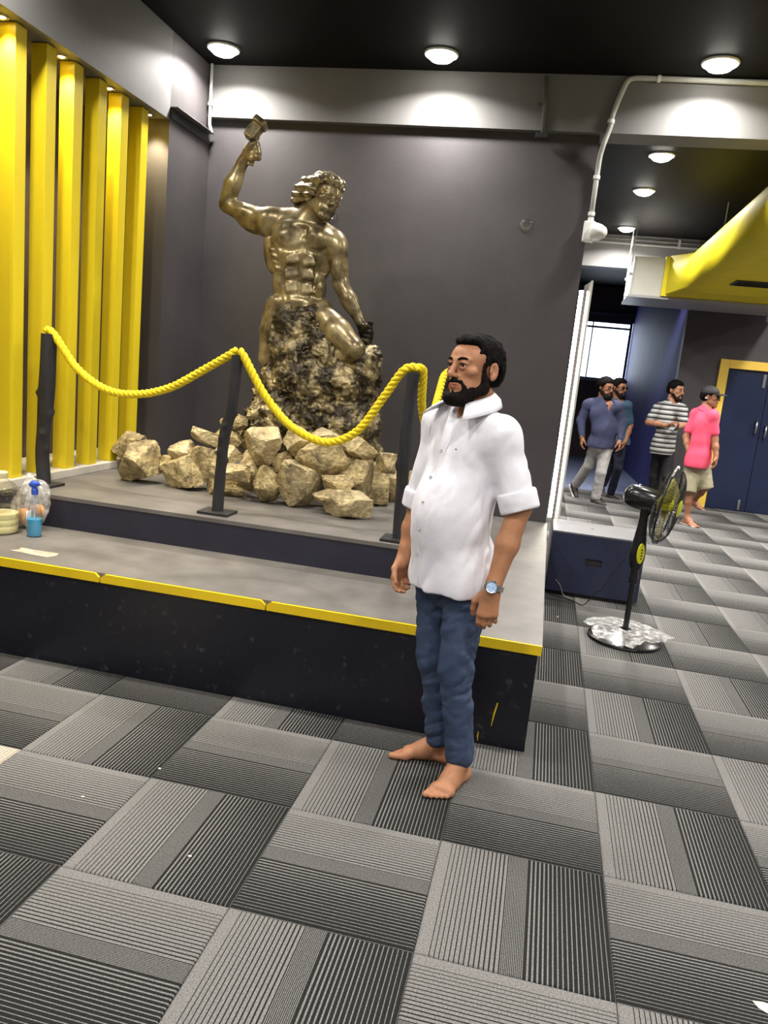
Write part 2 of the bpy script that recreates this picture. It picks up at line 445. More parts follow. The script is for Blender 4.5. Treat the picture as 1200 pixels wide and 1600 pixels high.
# far wall with door, corridor walls, window wall
DX0, DX1 = 1.86, 2.96
wf = struct(MB().box(1.25, DX0, 8.75, 8.9, 0, CZ).box(DX1, 5.2, 8.75, 8.9, 0, CZ).box(DX0, DX1, 8.75, 8.9, 1.86, CZ).build('wall_far', M_WALL))
struct(MB().box(-3.5, -1.6, 8.75, 8.9, 0, CZ).build('wall_far_left', M_WALL))
wc = MB(); xa, xb = 1.25, 1.07
wc.add([(xa, 8.9, 0), (xb, 14.4, 0), (xb + .2, 14.4, 0), (xa + .2, 8.9, 0), (xa, 8.9, CZ), (xb, 14.4, CZ), (xb + .2, 14.4, CZ), (xa + .2, 8.9, CZ)],
       [(0, 1, 5, 4), (1, 2, 6, 5), (2, 3, 7, 6), (3, 0, 4, 7), (4, 5, 6, 7), (0, 3, 2, 1)])
struct(wc.build('wall_corridor_right', M_NAVY))
struct(MB().box(-1.75, -1.6, 8.9, 14.4, 0, CZ).build('wall_corridor_left', M_WALL))
WX0, WX1, WZ0, WZ1 = .02, 1.06, 1.59, 2.74
M_DARKRED = mat('dark_maroon_paint', (.035, .018, .024), rough=.5, var=.1)
struct(MB().box(-1.6, 1.3, 14.3, 14.45, 0, WZ0).box(-1.6, 1.3, 14.3, 14.45, WZ1, CZ).box(-1.6, WX0, 14.3, 14.45, WZ0, WZ1).build('wall_window', M_DARKRED))
w = struct(empty('window_1', (.5, 14.3, WZ0)))
wo = V(.5, 14.3, WZ0)
M_FRAME = mat('dark_blue_aluminium', (.05, .06, .11), rough=.4, metal=.3, var=.1)
fm = MB(); Z1 = WZ1 - WZ0
for x0, x1 in ((WX0, WX0 + .04), (WX1 - .05, WX1), (.285, .31)): fm.box(x0 - .5, x1 - .5, .0, .06, 0, Z1)
fm.box(WX0 - .5, WX1 - .5, 0, .06, Z1 - .03, Z1).box(WX0 - .5, WX1 - .5, 0, .06, Z1 - .14, Z1 - .10)
fm.build('frame', M_FRAME, w)
MB().box(WX0 - .5, WX1 - .5, -.08, .06, -.04, .03).build('sill', mat('blue_grey_sill', (.16, .18, .27), rough=.4, var=.05), w)
for x0, x1, z0, z1 in ((WX0 + .04, .285, 0, Z1 - .14), (.31, WX1 - .05, 0, Z1 - .14), (WX0 + .04, .6, Z1 - .10, Z1 - .03), (.6, WX1 - .05, Z1 - .10, Z1 - .03)):
    MB().box(x0 - .5, x1 - .5, .028, .034, z0, z1).build('pane', M_GLASS, w)
MB().box(-1.6, 1.2, 14.2, 14.3, 2.86, 2.90).build('trim_3', M_FRAME)['kind'] = 'structure'
# door
d = struct(empty('door_1', (2.41, 8.75, 0))); do = V(2.41, 8.75, 0)
M_DOORY = mat('warm_yellow_door_frame', (.78, .52, .07), rough=.5, var=.05)
M_DOOR = mat('navy_door_laminate', (.012, .018, .048), rough=.3, var=.1, vscale=3)
fw = .115
fr = MB().box(DX0 - fw - 2.41, DX0 - 2.41, -.03, .05, 0, 1.96).box(DX1 - 2.41, DX1 + fw - 2.41, -.03, .05, 0, 1.96).box(DX0 - 2.41, DX1 - 2.41, -.03, .05, 1.85, 1.96)
fr.build('frame', M_DOORY, d, bevel=.004)
for x0, x1, hx, hz in ((DX0, 2.372, 2.315, 1.13), (2.378, DX1, 2.436, 1.08)):
    leaf = MB().box(x0 - 2.41, x1 - 2.41, .01, .05, .008, 1.85).build('leaf', M_DOOR, d, bevel=.002)
    MB().tube([(hx - 2.41, .01, hz + .08), (hx - 2.41, -.035, hz + .075), (hx - 2.41, -.045, hz), (hx - 2.41, -.035, hz - .075), (hx - 2.41, .01, hz - .08)], .013, 8).build('handle', M_CHROME, leaf, smooth=True)
MB().box(DX0 - 2.41, DX1 - 2.41, .06, .10, 0, 1.86).build('leak_blocker', M_BLACKM, d)  # unseen panel added to stop sky light leaking through the door gap
MB().box(2.30 - 2.41, 2.335 - 2.41, -.006, .012, 1.64, 1.81).build('bolt', M_CHROME, d)
MB().box(2.27 - 2.41, 2.30 - 2.41, -.006, .012, .02, .16).build('bolt', M_CHROME, d)

# ================================================================== stage
stage = empty('stage_platform', (-1.8, 2.04, 0), label='black two-level platform with grey top and yellow front edge', cat='platform')
so = V(-1.8, 2.04, 0)
def sbox(name, x0, x1, y0, y1, z0, z1, m, bevel=0, parent=stage):
    return MB().box(x0 - so[0], x1 - so[0], y0 - so[1], y1 - so[1], z0, z1).build(name, m, parent, bevel=bevel)
M_PLATB = mat('black_front_panel_paint', (.0075, .0078, .0135), rough=.34, col2=(.055, .055, .065), vscale=24, thresh=(.60, .76), bump=.0005, bscale=30)
PX = -.252
def sell(name, x1, y0, z0, z1, m):
    # L-shaped in plan: runs into the slat recess, stops short of the pier
    pl = [(-3.49, y0), (x1, y0), (x1, 3.385), (-3.012, 3.385), (-3.012, 2.776), (-3.49, 2.776)]; n = len(pl)
    v = [(x - so[0], y - so[1], z) for z in (z0, z1) for x, y in pl]
    return MB().add(v, [tuple(range(n))[::-1], tuple(range(n, 2 * n))] + [(k, (k + 1) % n, n + (k + 1) % n, n + k) for k in range(n)]).build(name, m, stage)
sell('body', PX - .012, .70, 0.0, .425, M_PLATB)
sell('deck', PX, .70, .425, .45, M_PLAT_TOP)
sell('upper_body', -.85, 1.302, .4505, .60, M_STEP_NAVY)
sell('upper_deck', -.848, 1.300, .60, .62, M_PLAT_TOP)
for x0, x1 in ((-3.49, -2.140), (-2.132, -1.381), (-1.375, PX)):
    e = MB(); n = len(e.v); y0, y1 = .688 - so[1], .70 - so[1]
    a, b2 = x0 - so[0], x1 - so[0]; dl_ = .02 if x0 > -3 else 0; dr = .02 if x1 < -1 else 0
    pts = [(a + dl_ * 0, .410), (b2, .410), (b2, .432 if dr else .449), (b2 - dr, .449), (a + dl_, .449), (a, .432 if dl_ else .449)]
    vs = [(x, y0, z) for x, z in pts] + [(x, y1, z) for x, z in pts]; m_ = len(pts)
    e.add(vs, [tuple(range(m_))[::-1], tuple(range(m_, 2 * m_))] + [(k, (k + 1) % m_, m_ + (k + 1) % m_, m_ + k) for k in range(m_)])
    e.build('edge_strip', M_YEL, stage)
for (xa_, za_, xb_, zb_, wd) in ((-.392, .185, -.405, .085, .004), (-.452, .05, -.450, .012, .0025)):
    MB().tube([(xa_ - so[0], .699 - so[1], za_), ((xa_ + xb_) / 2 - so[0] - .002, .699 - so[1], (za_ + zb_) / 2), (xb_ - so[0], .699 - so[1], zb_)], [wd * .7, wd, wd * .3], 6).build('paint_drip', M_YEL, stage)

# ================================================================== slat screen
SY0, SP = 1.345, .2365
screen = empty('slat_screen', (-3.2, 1.5, .62), label='row of tall yellow vertical slats in a recess beside the platform', cat='slat screen')
sco = V(-3.2, 1.5, .62)
MB().box(-3.49 + 3.2, -3.045 + 3.2, 0.705 - 1.5, 2.775 - 1.5, 0.0005, .045).build('plinth', M_CREAM, screen, bevel=.003)
slm = None
for k in range(-2, 6):
    y = SY0 + k * SP
    if slm is None:
        so_ = MB().box(-.044, .044, 0, .082, .046, 2.255).build('slat', M_YEL2, screen, bevel=.0015); slm = so_.data
    else:
        so_ = bpy.data.objects.new('slat', slm); COL.objects.link(so_); so_.parent = screen
    so_.location = (-3.113 + 3.2, y - 1.5, 0)
def soffit_spot(k, label):
    y = 1.292 + .4613 * k
    s = empty('recessed_spotlight', (-3.105, y, 2.88), label=label, cat='spotlight', group='small spotlights above the yellow slats')
    MB().lathe([(.018, -.0005), (.034, -.0005), (.034, -.008), (.028, -.012), (.018, -.008)], n=24, ring=True).build('bezel', M_CHROME, s, smooth='auto')
    MB().lathe([(.0, -.002), (.0175, -.002), (.0175, -.006), (.009, -.009), (.0, -.0095)], n=20).build('bulb', M_SPOTLAMP, s, smooth=True)
    l = bpy.data.lights.new('spot_lamp', 'SPOT'); l.energy = SPOT_W; l.color = (1, .86, .58); l.spot_size = math.radians(95); l.spot_blend = .7; l.shadow_soft_size = .02
    lo = bpy.data.objects.new('spot_lamp', l); COL.objects.link(lo); lo.parent = s; lo.location = (0, 0, -.03)
for k, lb in ((0, 'glowing soffit spotlight at the left picture edge, nearest of the four in view'), (1, 'glowing soffit spotlight just in front of the third yellow slat'),
              (2, 'glowing soffit spotlight just in front of the fifth yellow slat'), (3, 'glowing soffit spotlight past the last yellow slat by the dark pier'),
              (-1, 'soffit spotlight over the slats out of view on the near side'), (-2, 'soffit spotlight over the first slat, farthest out of view')):
    soffit_spot(k, lb)

# ================================================================== ceiling downlights
dlm = {}
def downlight(x, y, label, group='round ceiling downlights', power=1.0, lit=True):
    s = empty('ceiling_downlight', (x, y, CZ), label=label, cat='ceiling light', group=group)
    if not dlm:
        dlm['r'] = MB().lathe([(.088, -.0005), (.108, -.0005), (.110, -.006), (.104, -.014), (.088, -.012)], n=40, ring=True).build('trim_ring', M_WHITE, s, smooth='auto').data
        dlm['d'] = MB().lathe([(0, -.0008), (.0875, -.0008), (.0875, -.013), (.082, -.026), (.066, -.040), (.038, -.050), (0, -.054)], n=40).build('diffuser', M_LAMP, s, smooth=True).data  # dome bulges deeper than the likely flat lamp, imitating its glow
    else:
        link('trim_ring', dlm['r'], None, s); link('diffuser', dlm['d'] if lit else dlm['off'], None, s)
    if lit:
        l = bpy.data.lights.new('downlight_lamp', 'AREA'); l.shape = 'DISK'; l.size = .17; l.energy = LAMP_W * power; l.color = (1.0, .965, .92); l.spread = math.radians(152)
        lo = bpy.data.objects.new('downlight_lamp', l); COL.objects.link(lo); lo.parent = s; lo.location = (0, 0, -.056)
downlight(-2.78, 3.03, 'round ceiling light in the corner above the raised hammer')
downlight(-1.31, 3.04, 'round ceiling light above the middle of the grey beam')
downlight(.37, 3.08, 'round ceiling light above the white conduit at right', power=.85)
downlight(.29, 5.05, 'largest round ceiling light behind the beam', power=2.3)
downlight(.285, 6.3, 'middle round ceiling light of the row behind the beam', power=2.3)
downlight(.29, 8.25, 'farthest round ceiling light, by the far grey beam', power=2.3)
dlm['off'] = dlm['d'].copy(); dlm['off'].materials.clear(); dlm['off'].materials.append(mat('unlit_diffuser', (.30, .30, .32), rough=.4, var=.03))
downlight(.10, 10.9, 'unlit round ceiling light in the dark corridor', group='corridor lights', lit=False)
for yy in (.85, -1.4, -3.6):
    for xx in (-2.78, -1.31, .37, 2.05, 3.7):
        downlight(xx, yy, 'round ceiling light of the grid behind the viewer', group='ceiling lights outside the picture')
for xx, yy in ((2.05, 3.04), (3.7, 3.04), (2.6, 5.05), (2.6, 6.9), (4.2, 5.05), (4.2, 6.9), (-1.9, 5.05), (-1.9, 7.0)):
    downlight(xx, yy, 'round ceiling light outside the picture beyond the beam', group='ceiling lights beyond the beam', power=2.3)
# ================================================================== pipes, conduit, wall fittings
def obj1(mb, name, m, loc, label, cat, group=None, smooth=False, bevel=0):
    """single-mesh thing whose vertices are given in world space"""
    l = np.asarray(loc, float); mb.v = [tuple(np.asarray(p) - l) for p in mb.v]
    return tag(mb.build(name, m, None, smooth=smooth, bevel=bevel, loc=l), label, cat, group)
def bend(pts, n=6, t=.35):
    """round the corners of a poly-line"""
    pts = [np.asarray(p, float) for p in pts]; out = [pts[0]]
    for a, b, c in zip(pts, pts[1:], pts[2:]):
        p, q = b + (a - b) * t, b + (c - b) * t
        for k in range(n + 1):
            s = k / n; out.append((1 - s) ** 2 * p + 2 * s * (1 - s) * b + s * s * q)
    return out + [pts[-1]]
Yc = 3.312
cpts = [(3.4, Yc, 3.37), (.70, Yc, 3.383), (.05, Yc, 3.392), (-.135, Yc, 3.392), (-.175, Yc, 3.28), (-.205, Yc, 3.16), (-.205, Yc, 3.10), (-.232, Yc, 3.0), (-.246, Yc + .03, 2.93), (-.246, 3.372, 2.83), (-.246, 3.372, 2.52)]
con = empty('electric_conduit', (-.2, 3.33, 3.0), label='white bent conduit running along the beam and down the wall end', cat='conduit')
c0 = V(-.2, 3.33, 3.0)
MB().tube([np.asarray(p) - c0 for p in bend(cpts, 5, .3)], .0165, 12).build('pipe', M_GREYPIPE, con, smooth=True)
for (x, y, z, ax) in ((.05, Yc, 3.392, (1, 0, 0)), (-.207, Yc, 3.13, (.1, 0, 1)), (-.246, 3.372, 2.57, (0, 0, 1)), (-.246, 3.372, 2.80, (0, 0, 1))):
    MB().lathe([(.017, -.011), (.023, -.011), (.023, .011), (.017, .011)], V(x, y, z) - c0, ax, 14, ring=True).build('clip', M_WHITE, con, smooth='auto')
alarm = empty('wall_siren', (-.242, 3.39, 2.45), label='small white rounded alarm siren at the end of the conduit', cat='alarm')
MB().box(-.045, .030, -.055, -.0005, -.062, .072).build('back_box', M_WHITE, alarm, bevel=.012)
MB().lathe([(.055, 0), (.058, .02), (.050, .055), (.036, .085), (.018, .098), (0, .10)], (.018, -.045, .005), (.86, -.45, -.12), 24).build('horn', M_WHITE, alarm, smooth=True)
MB().lathe([(.02, 0), (.02, .03)], (-.004, -.018, .065), (0, 0, 1), 14).build('gland', M_WHITE, alarm, smooth='auto')
g = empty('drop_pipe', (-.645, 3.312, 3.2), label='dark grey pipe dropping down the beam right of centre', cat='pipe')
MB().tube([(-.012, 0, .19), (.014, 0, -.165)], .013, 12).build('pipe', M_DPIPE, g, smooth=True)
MB().box(-.03, .05, -.022, .0175, -.19, -.16).build('clamp', M_BLACKM, g, bevel=.003)
MB().box(-.04, .014, -.016, .0175, .02, .032).build('clip', M_DPIPE, g)
g = empty('corner_pipe', (-2.985, 3.30, 3.2), label='thin grey pipe in the wall corner beside the raised hammer', cat='pipe')
MB().tube(bend([(0, 0, .205), (.004, 0, -.13), (.004, 0, -.20), (.028, .0, -.25)], 5, .4), .011, 12).build('pipe', M_GREYPIPE, g, smooth=True)
MB().lathe([(.012, -.01), (.019, -.01), (.019, .01), (.012, .01)], (.003, 0, -.06), (0, 0, 1), 14).build('coupling', M_GREYPIPE, g, smooth='auto')
g = empty('wall_angle_bar', (-3.013, 3.07, 2.96), label='short dark metal angle bar on the pier under the soffit', cat='bracket')
MB().box(.0, .055, -.285, .285, -.005, .0).build('top_flange', M_DPIPE, g)
MB().box(.0, .006, -.285, .285, -.07, -.005).build('wall_flange', M_BLACKM, g)
M_CLEAR = thin_glass('clear_plastic', gloss=.12)
for (x, z, r, lb) in ((-.668, 2.476, .047, 'made-up clear disc in place of a soap bubble above the man'), (-2.050, 2.455, .045, 'made-up clear disc in place of a soap bubble behind the statue chin')):
    g = empty('bubble_disc', (x, 3.39, z), label=lb, cat='disc', group='made-up bubble discs on the back wall')  # made-up wall disc, built in place of a soap bubble
    MB().lathe([(0, .0005), (r * .95, .0005), (r * .8, .010), (r * .4, .017), (0, .019)], (0, 0, 0), (0, -1, 0), 32).build('lens', M_CLEAR, g, smooth=True)
    MB().lathe([(r * .93, .0005), (r, .0005), (r, .006), (r * .93, .006)], (0, 0, 0), (0, -1, 0), 32, ring=True).build('rim', M_CLEAR, g, smooth='auto')

# ================================================================== LED panel and navy box beside the wall end
led = empty('led_light_panel', (-.2, 3.75, 0), label='tall upright panel edged with a glowing warm LED strip beside the wall end', cat='light panel')
lo_ = V(-.2, 3.75, 0)
Z0, Z1L = .0, 2.14
pa, pb = V(-.214, 3.90), V(-.178, 3.62)      # plan: far edge, near edge
dirp = (pb - pa) / np.linalg.norm(pb - pa); nor = V(-dirp[1], dirp[0])
def pris(q0, q1, th, z0, z1, name, m, parent=led):
    a = q0 - lo_[:2]; b = q1 - lo_[:2]; o = nor * th
    v = [(*p, z) for z in (z0, z1) for p in (a, b, b + o, a + o)]
    return MB().add(v, [(3, 2, 1, 0), (4, 5, 6, 7), (0, 1, 5, 4), (1, 2, 6, 5), (2, 3, 7, 6), (3, 0, 4, 7)]).build(name, m, parent)
pris(pa, pb, .012, Z0, Z1L + .03, 'board', mat('grey_laminate', (.30, .28, .27), rough=.5, var=.03))
pris(pb - dirp * .004, pb + dirp * .010, .014, Z0, Z1L + .035, 'edge_profile', M_GREYPIPE)
lt = MB().tube([(-.236 + .2, 3.60 - 3.75, .462), (-.236 + .2, 3.60 - 3.75, 1.3)], .0145, 12).tube([(-.236 + .2, 3.60 - 3.75, 1.304), (-.236 + .2, 3.60 - 3.75, 2.10)], .0145, 12)
lt.build('led_tube', M_LED, led, smooth='auto')
MB().tube([(-.193 + .2, 3.606 - 3.75, .462), (-.193 + .2, 3.606 - 3.75, 2.10)], .0035, 8).build('led_tube', M_LED, led, smooth='auto')
M_BOXN = mat('navy_matt_paint', (.024, .028, .062), rough=.45, var=.10, vscale=12)
M_BOXTOP = mat('grey_box_lid_paint', (.19, .185, .19), rough=.35, var=.08, vscale=8)
bx = empty('storage_box', (.11, 3.36, 0), label='navy wooden box with slot handle behind the standing fan', cat='box')
yf = 3.14 - 3.36
b = MB(); x0, x1, zt = -.315, .302, .444; hx0, hx1, hz0, hz1 = -.075, .035, .235, .285
b.box(x0, hx0, yf, yf + .018, .03, zt).box(hx1, x1, yf, yf + .018, .03, zt).box(hx0, hx1, yf, yf + .018, .03, hz0).box(hx0, hx1, yf, yf + .018, hz1, zt)
b.build('front_panel', M_BOXN, bx)
MB().box(x0, x1, yf + .018, yf + .46, .03, zt - .001).build('carcass', M_BOXN, bx)
MB().box(hx0 + .001, hx1 - .001, yf + .012, yf + .0178, hz0 + .001, hz1 - .001).build('handle_recess', M_BLACKM, bx)
MB().box(x0 + .02, x1 - .02, yf + .02, yf + .44, .0, .03).build('plinth', M_BLACK, bx)
MB().box(x0 - .002, x1 + .002, yf - .002, yf + .462, zt, zt + .012).build('lid', M_BOXTOP, bx, bevel=.002)
MB().box(-.055, -.03, yf + .22, yf + .228, zt + .012, zt + .0135).build('lid_mark', M_BLACKM, bx)

# ================================================================== pedestal fan
fan = empty('pedestal_fan', (.262, 2.36, 0), label='black pedestal fan with yellow control panel and plastic-wrapped base', cat='fan')
FA = nrm(V(.93, -.32, -.13))           # direction the fan blows
HC = V(.01, -.0, .845)                 # motor centre, local
M_FANY = mat('lime_yellow_plastic', (.62, .60, .02), rough=.35, var=.05)
M_BLADE = mat('olive_yellow_blade', (.30, .27, .05), rough=.35, var=.1)
M_FANGREY = mat('dark_grille_wire', (.035, .034, .032), rough=.35, metal=.4, var=.1)
MB().lathe([(.0, .0), (.205, .0), (.212, .008), (.208, .018), (.17, .032), (.07, .045), (.03, .055), (.0, .056)], n=48).build('base', M_BLACK, fan, smooth='auto')
# crumpled clear wrap over the base
wrap_v, wrap_f = [], []; nr, na = 16, 72
rng = np.random.default_rng(4)
for i in range(nr + 1):
    for k in range(na):
        a = 2 * math.pi * k / na; t = i / nr
        rr = .035 + t * (.205 + .03 * math.sin(3 * a + 1) + .014 * math.sin(7 * a) + .008 * math.sin(13 * a))
        base = .058 - .010 * t - max(0, rr - .19) * .22
        p = np.array([[math.cos(a) * rr * 16, math.sin(a) * rr * 16, 3.3]])
        z = base + .018 * float(fbm(p, 1.0, 4, 5, True)[0]) * (.35 + .65 * t) + .012
        wrap_v.append((rr * math.cos(a), rr * math.sin(a), max(z, .024)))
for i in range(nr):
    for k in range(na):
        k2 = (k + 1) % na; wrap_f.append((i * na + k, i * na + k2, (i + 1) * na + k2, (i + 1) * na + k))
def wrap_material():
    m = bpy.data.materials.new('crumpled_clear_wrap'); m.use_nodes = True; N = m.node_tree.nodes; L = m.node_tree.links
    b_ = N['Principled BSDF']; b_.inputs['Base Color'].default_value = (.85, .85, .83, 1); b_.inputs['Roughness'].default_value = .12
    b_.inputs['Specular IOR Level'].default_value = .9
    t = N.new('ShaderNodeBsdfTransparent'); mx = N.new('ShaderNodeMixShader')
    n = N.new('ShaderNodeTexNoise'); n.inputs['Scale'].default_value = 26; n.inputs['Detail'].default_value = 5
    tc = N.new('ShaderNodeTexCoord'); L.new(tc.outputs['Object'], n.inputs['Vector'])
    r_ = N.new('ShaderNodeValToRGB'); r_.color_ramp.elements[0].position = .40; r_.color_ramp.elements[1].position = .75
    r_.color_ramp.elements[0].color = (.16, .16, .16, 1); r_.color_ramp.elements[1].color = (.75, .75, .75, 1); L.new(n.outputs['Fac'], r_.inputs[0])
    bp = N.new('ShaderNodeBump'); bp.inputs['Distance'].default_value = .012; L.new(n.outputs['Fac'], bp.inputs['Height']); L.new(bp.outputs[0], b_.inputs['Normal'])
    L.new(r_.outputs[0], mx.inputs[0]); L.new(t.outputs[0], mx.inputs[1]); L.new(b_.outputs[0], mx.inputs[2]); L.new(mx.outputs[0], N['Material Output'].inputs[0]); return m
M_WRAP = wrap_material()
wr = MB().add(wrap_v, wrap_f).build('plastic_wrap', M_WRAP, fan, smooth=True, flip=False); wr['label'] = 'crumpled clear plastic wrap on the fan base'
MB().tube([(0, 0, .05), (0, 0, .40)], .0165, 16).build('pole', M_BLACK, fan, smooth='auto')
MB().lathe([(.02, .345), (.026, .35), (.028, .375), (.024, .40), (.0205, .43), (.022, .44)], n=20).build('collar', M_BLACK, fan, smooth='auto')
# flattened neck that carries the switches
def loft(name, secs, m, parent, n=28):
    vs, fs = [], []
    for (cx, cy, z, rx, ry) in secs:
        for k in range(n):
            a = 2 * math.pi * k / n; vs.append((cx + rx * math.cos(a), cy + ry * math.sin(a), z))
    for i in range(len(secs) - 1):
        for k in range(n):
            k2 = (k + 1) % n; fs.append((i * n + k, i * n + k2, (i + 1) * n + k2, (i + 1) * n + k))
    fs += [tuple(range(n))[::-1], tuple((len(secs) - 1) * n + k for k in range(n))]
    return MB().add(vs, fs).build(name, m, parent, smooth='auto')
loft('neck', [(0, 0, .43, .022, .024), (0, 0, .45, .034, .032), (0, 0, .50, .043, .036), (0, 0, .56, .043, .036), (0, 0, .63, .034, .030), (0, 0, .70, .026, .024), (0, 0, .755, .024, .022)], M_BLACK, fan)
cdir = nrm(V(.35, -.94, 0)); cx_ = V(-cdir[1], cdir[0], 0)
vs, fs, n = [], [], 32
for k in range(n):
    a = 2 * math.pi * k / n; p = cdir * .030 + cx_ * .021 * math.cos(a) + V(0, 0, .535 + .062 * math.sin(a)); q = p + cdir * .011
    q = V(0, 0, .535) + (q - V(0, 0, .535)) * V(1, 1, .94) - cx_ * .0015 * math.cos(a)
    vs += [p, q]
fs = [(2 * k, 2 * ((k + 1) % n), 2 * ((k + 1) % n) + 1, 2 * k + 1) for k in range(n)] + [tuple(2 * k + 1 for k in range(n)), tuple(2 * k for k in range(n))[::-1]]
cp = MB().add(vs, fs).build('control_panel', M_FANY, fan, smooth='auto')
for k in range(4):
    MB().lathe([(.0045, 0), (.0045, .004), (.003, .0055), (0, .0055)], V(0, 0, .507 + .017 * k) + cdir * .040 + cx_ * .003, cdir, 12).build('button', M_BLACK, cp, smooth='auto')
loft('tilt_bracket', [(0, 0, .745, .024, .022), (.005, 0, .77, .030, .026), (.02, -.005, .80, .045, .032), (.02, -.005, .83, .05, .036)], M_BLACK, fan)
mot = MB().lathe([(0, -.135), (.035, -.133), (.056, -.118), (.066, -.09), (.069, -.04), (.067, .03), (.058, .062), (.02, .068), (0, .068)], HC, FA, 32).build('motor_housing', M_BLACK, fan, smooth='auto')
MB().lathe([(.010, 0), (.012, .012), (.009, .02), (0, .021)], HC + V(-.055, .02, .062), (0, 0, 1), 14).build('oscillation_knob', M_CHROME, mot, smooth='auto')
GC = HC + FA * .108                    # grille centre
RG = .222
U_ = nrm(np.cross(FA, V(0, 0, 1))); W_ = np.cross(U_, FA)
def gp(r, a, h): return GC + U_ * (r * math.cos(a)) + W_ * (r * math.sin(a)) + FA * h
def wires(sign, depth, name):
    m_ = MB(); prof = [(.05, 1.0), (.11, .97), (.165, .82), (.20, .52), (.219, .16), (.222, 0)]
    for k in range(64):
        a = 2 * math.pi * k / 64
        m_.tube([gp(r, a + .10 * (1 - r / RG), sign * depth * h) for r, h in prof], .00115, 4, caps=False)
    for r, h in ((.05, 1.0), (.10, .975), (.15, .88), (.195, .57)):
        m_.tube([gp(r, 2 * math.pi * k / 48, sign * depth * h) for k in range(49)], .0013, 4, caps=False)
    return m_.build(name, M_FANGREY, fan, smooth=True)
wires(1, .062, 'front_grille'); wires(-1, .055, 'rear_grille')
MB().tube([gp(RG + .001, 2 * math.pi * k / 64, 0) for k in range(65)], .0062, 8, caps=False).build('grille_rim', M_BLACK, fan, smooth=True)
MB().lathe([(0, .062), (.048, .062), (.05, .068), (.03, .076), (0, .078)], GC, FA, 28).build('badge', M_FANY, fan, smooth='auto')
MB().lathe([(0, -.025), (.036, -.025), (.036, .02), (.02, .034), (0, .036)], GC, FA, 28).build('hub', M_FANY, fan, smooth='auto')
for k in range(3):
    a0 = 2 * math.pi * k / 3 + .5; bm_ = MB(); vs, fs = [], []
    for i in range(9):
        r = .03 + .165 * i / 8
        for s_ in range(7):
            t = s_ / 6 - .5; wd = .35 + .75 * math.sin(math.pi * min(1, .15 + .8 * i / 8)); aa = a0 + t * wd * (1.2 if i else .8)
            vs.append(gp(r, aa, t * .05 - .004))
    for i in range(8):
        for s_ in range(6): fs.append((i * 7 + s_, i * 7 + s_ + 1, (i + 1) * 7 + s_ + 1, (i + 1) * 7 + s_))
    q = bm_.add(vs, fs).build('blade', M_BLADE, fan, smooth=True); sm = q.modifiers.new('thick', 'SOLIDIFY'); sm.thickness = .002
for k, a in enumerate((1.45, 3.0, 4.6, 6.1)):
    MB().tube([gp(RG - .004, a - .03, 0), gp(RG + .006, a, 0), gp(RG - .004, a + .03, 0)], .009, 8).build('rim_clip', M_WHITE if k == 0 else M_BLACK, fan, smooth='auto')
# crumpled clear film left on the rim
fv, ff = [], []
for k in range(25):
    a = 1.42 - k * .022
    for s_ in range(3):
        fv.append(gp(RG + .008 + .004 * math.sin(k * 2.1 + s_), a, (s_ - 1) * .006 + .002 * math.sin(k * 3.3)))
for k in range(24):
    for s_ in range(2): ff.append((k * 3 + s_, k * 3 + s_ + 1, (k + 1) * 3 + s_ + 1, (k + 1) * 3 + s_))
MB().add(fv, ff).build('rim_film', M_WRAP, fan, smooth=True, flip=False)
# cord from the switch neck to the floor and behind the box
fo = V(.262, 2.36, 0)
cw = [at(985, 862, Y=2.40), at(962, 892, Y=2.62), at(945, 913, Y=2.80), at(941, 922, Y=2.84), at(932, 925, Y=2.86), at(922, 936, Y=2.9), V(*at(911, 947.5, Z=.006)), V(*at(898, 940, Z=.006)), V(*at(880, 934, Z=.006)), V(-.20, 3.12, .006), V(-.222, 3.2, .05)]
MB().tube([p - fo for p in bend([V(.03, .02, .47) + fo] + cw, 4, .4)], .003, 6).build('power_cord', M_BLACK, fan, smooth=True)
obj1(MB().tube(bend([at(868, 905, Y=3.135), at(876, 915, Y=3.13), at(879, 930, Z=.004), at(895, 936, Z=.004)], 4, .4), .002, 6), 'thin_wire', mat('pale_grey_wire', (.35, .34, .33), rough=.4, var=.05), at(879, 930, Z=.004), 'thin pale wire hanging down the front of the navy box', 'wire', smooth=True)

# ================================================================== ducted air conditioner
UX0, UX1, UY0, UY1, UZ0, UZ1 = .405, 2.25, 7.62, 8.55, 2.52, 2.985
uo = V(1.3, 8.1, 2.5)
ac = empty('air_handling_unit', uo, label='cream steel air conditioner box hung from the ceiling behind the yellow duct', cat='air conditioner')
def ubox(name, x0, x1, y0, y1, z0, z1, m, bevel=0, parent=ac): return MB().box(x0 - uo[0], x1 - uo[0], y0 - uo[1], y1 - uo[1], z0 - uo[2], z1 - uo[2]).build(name, m, parent, bevel=bevel)
ubox('casing', UX0 + .012, UX1, UY0, UY1, UZ0 + .03, UZ1, M_UNIT, .006)
ubox('drip_tray', UX0 - .02, UX1 + .02, UY0 - .03, UY1 + .02, UZ0, UZ0 + .03, mat('grey_tray_steel', (.30, .30, .31), rough=.4, var=.05), .003)
ubox('side_frame', UX0 - .004, UX0 + .012, UY0 + .01, UY0 + .05, UZ0 + .03, UZ1, M_GREYPIPE)
ubox('side_frame', UX0 - .004, UX0 + .012, UY1 - .05, UY1 - .01, UZ0 + .03, UZ1, M_GREYPIPE)
ubox('drain_stub', UX0 - .07, UX0 - .02, UY0 + .03, UY0 + .07, UZ0 + .005, UZ0 + .04, M_WHITE, .008)
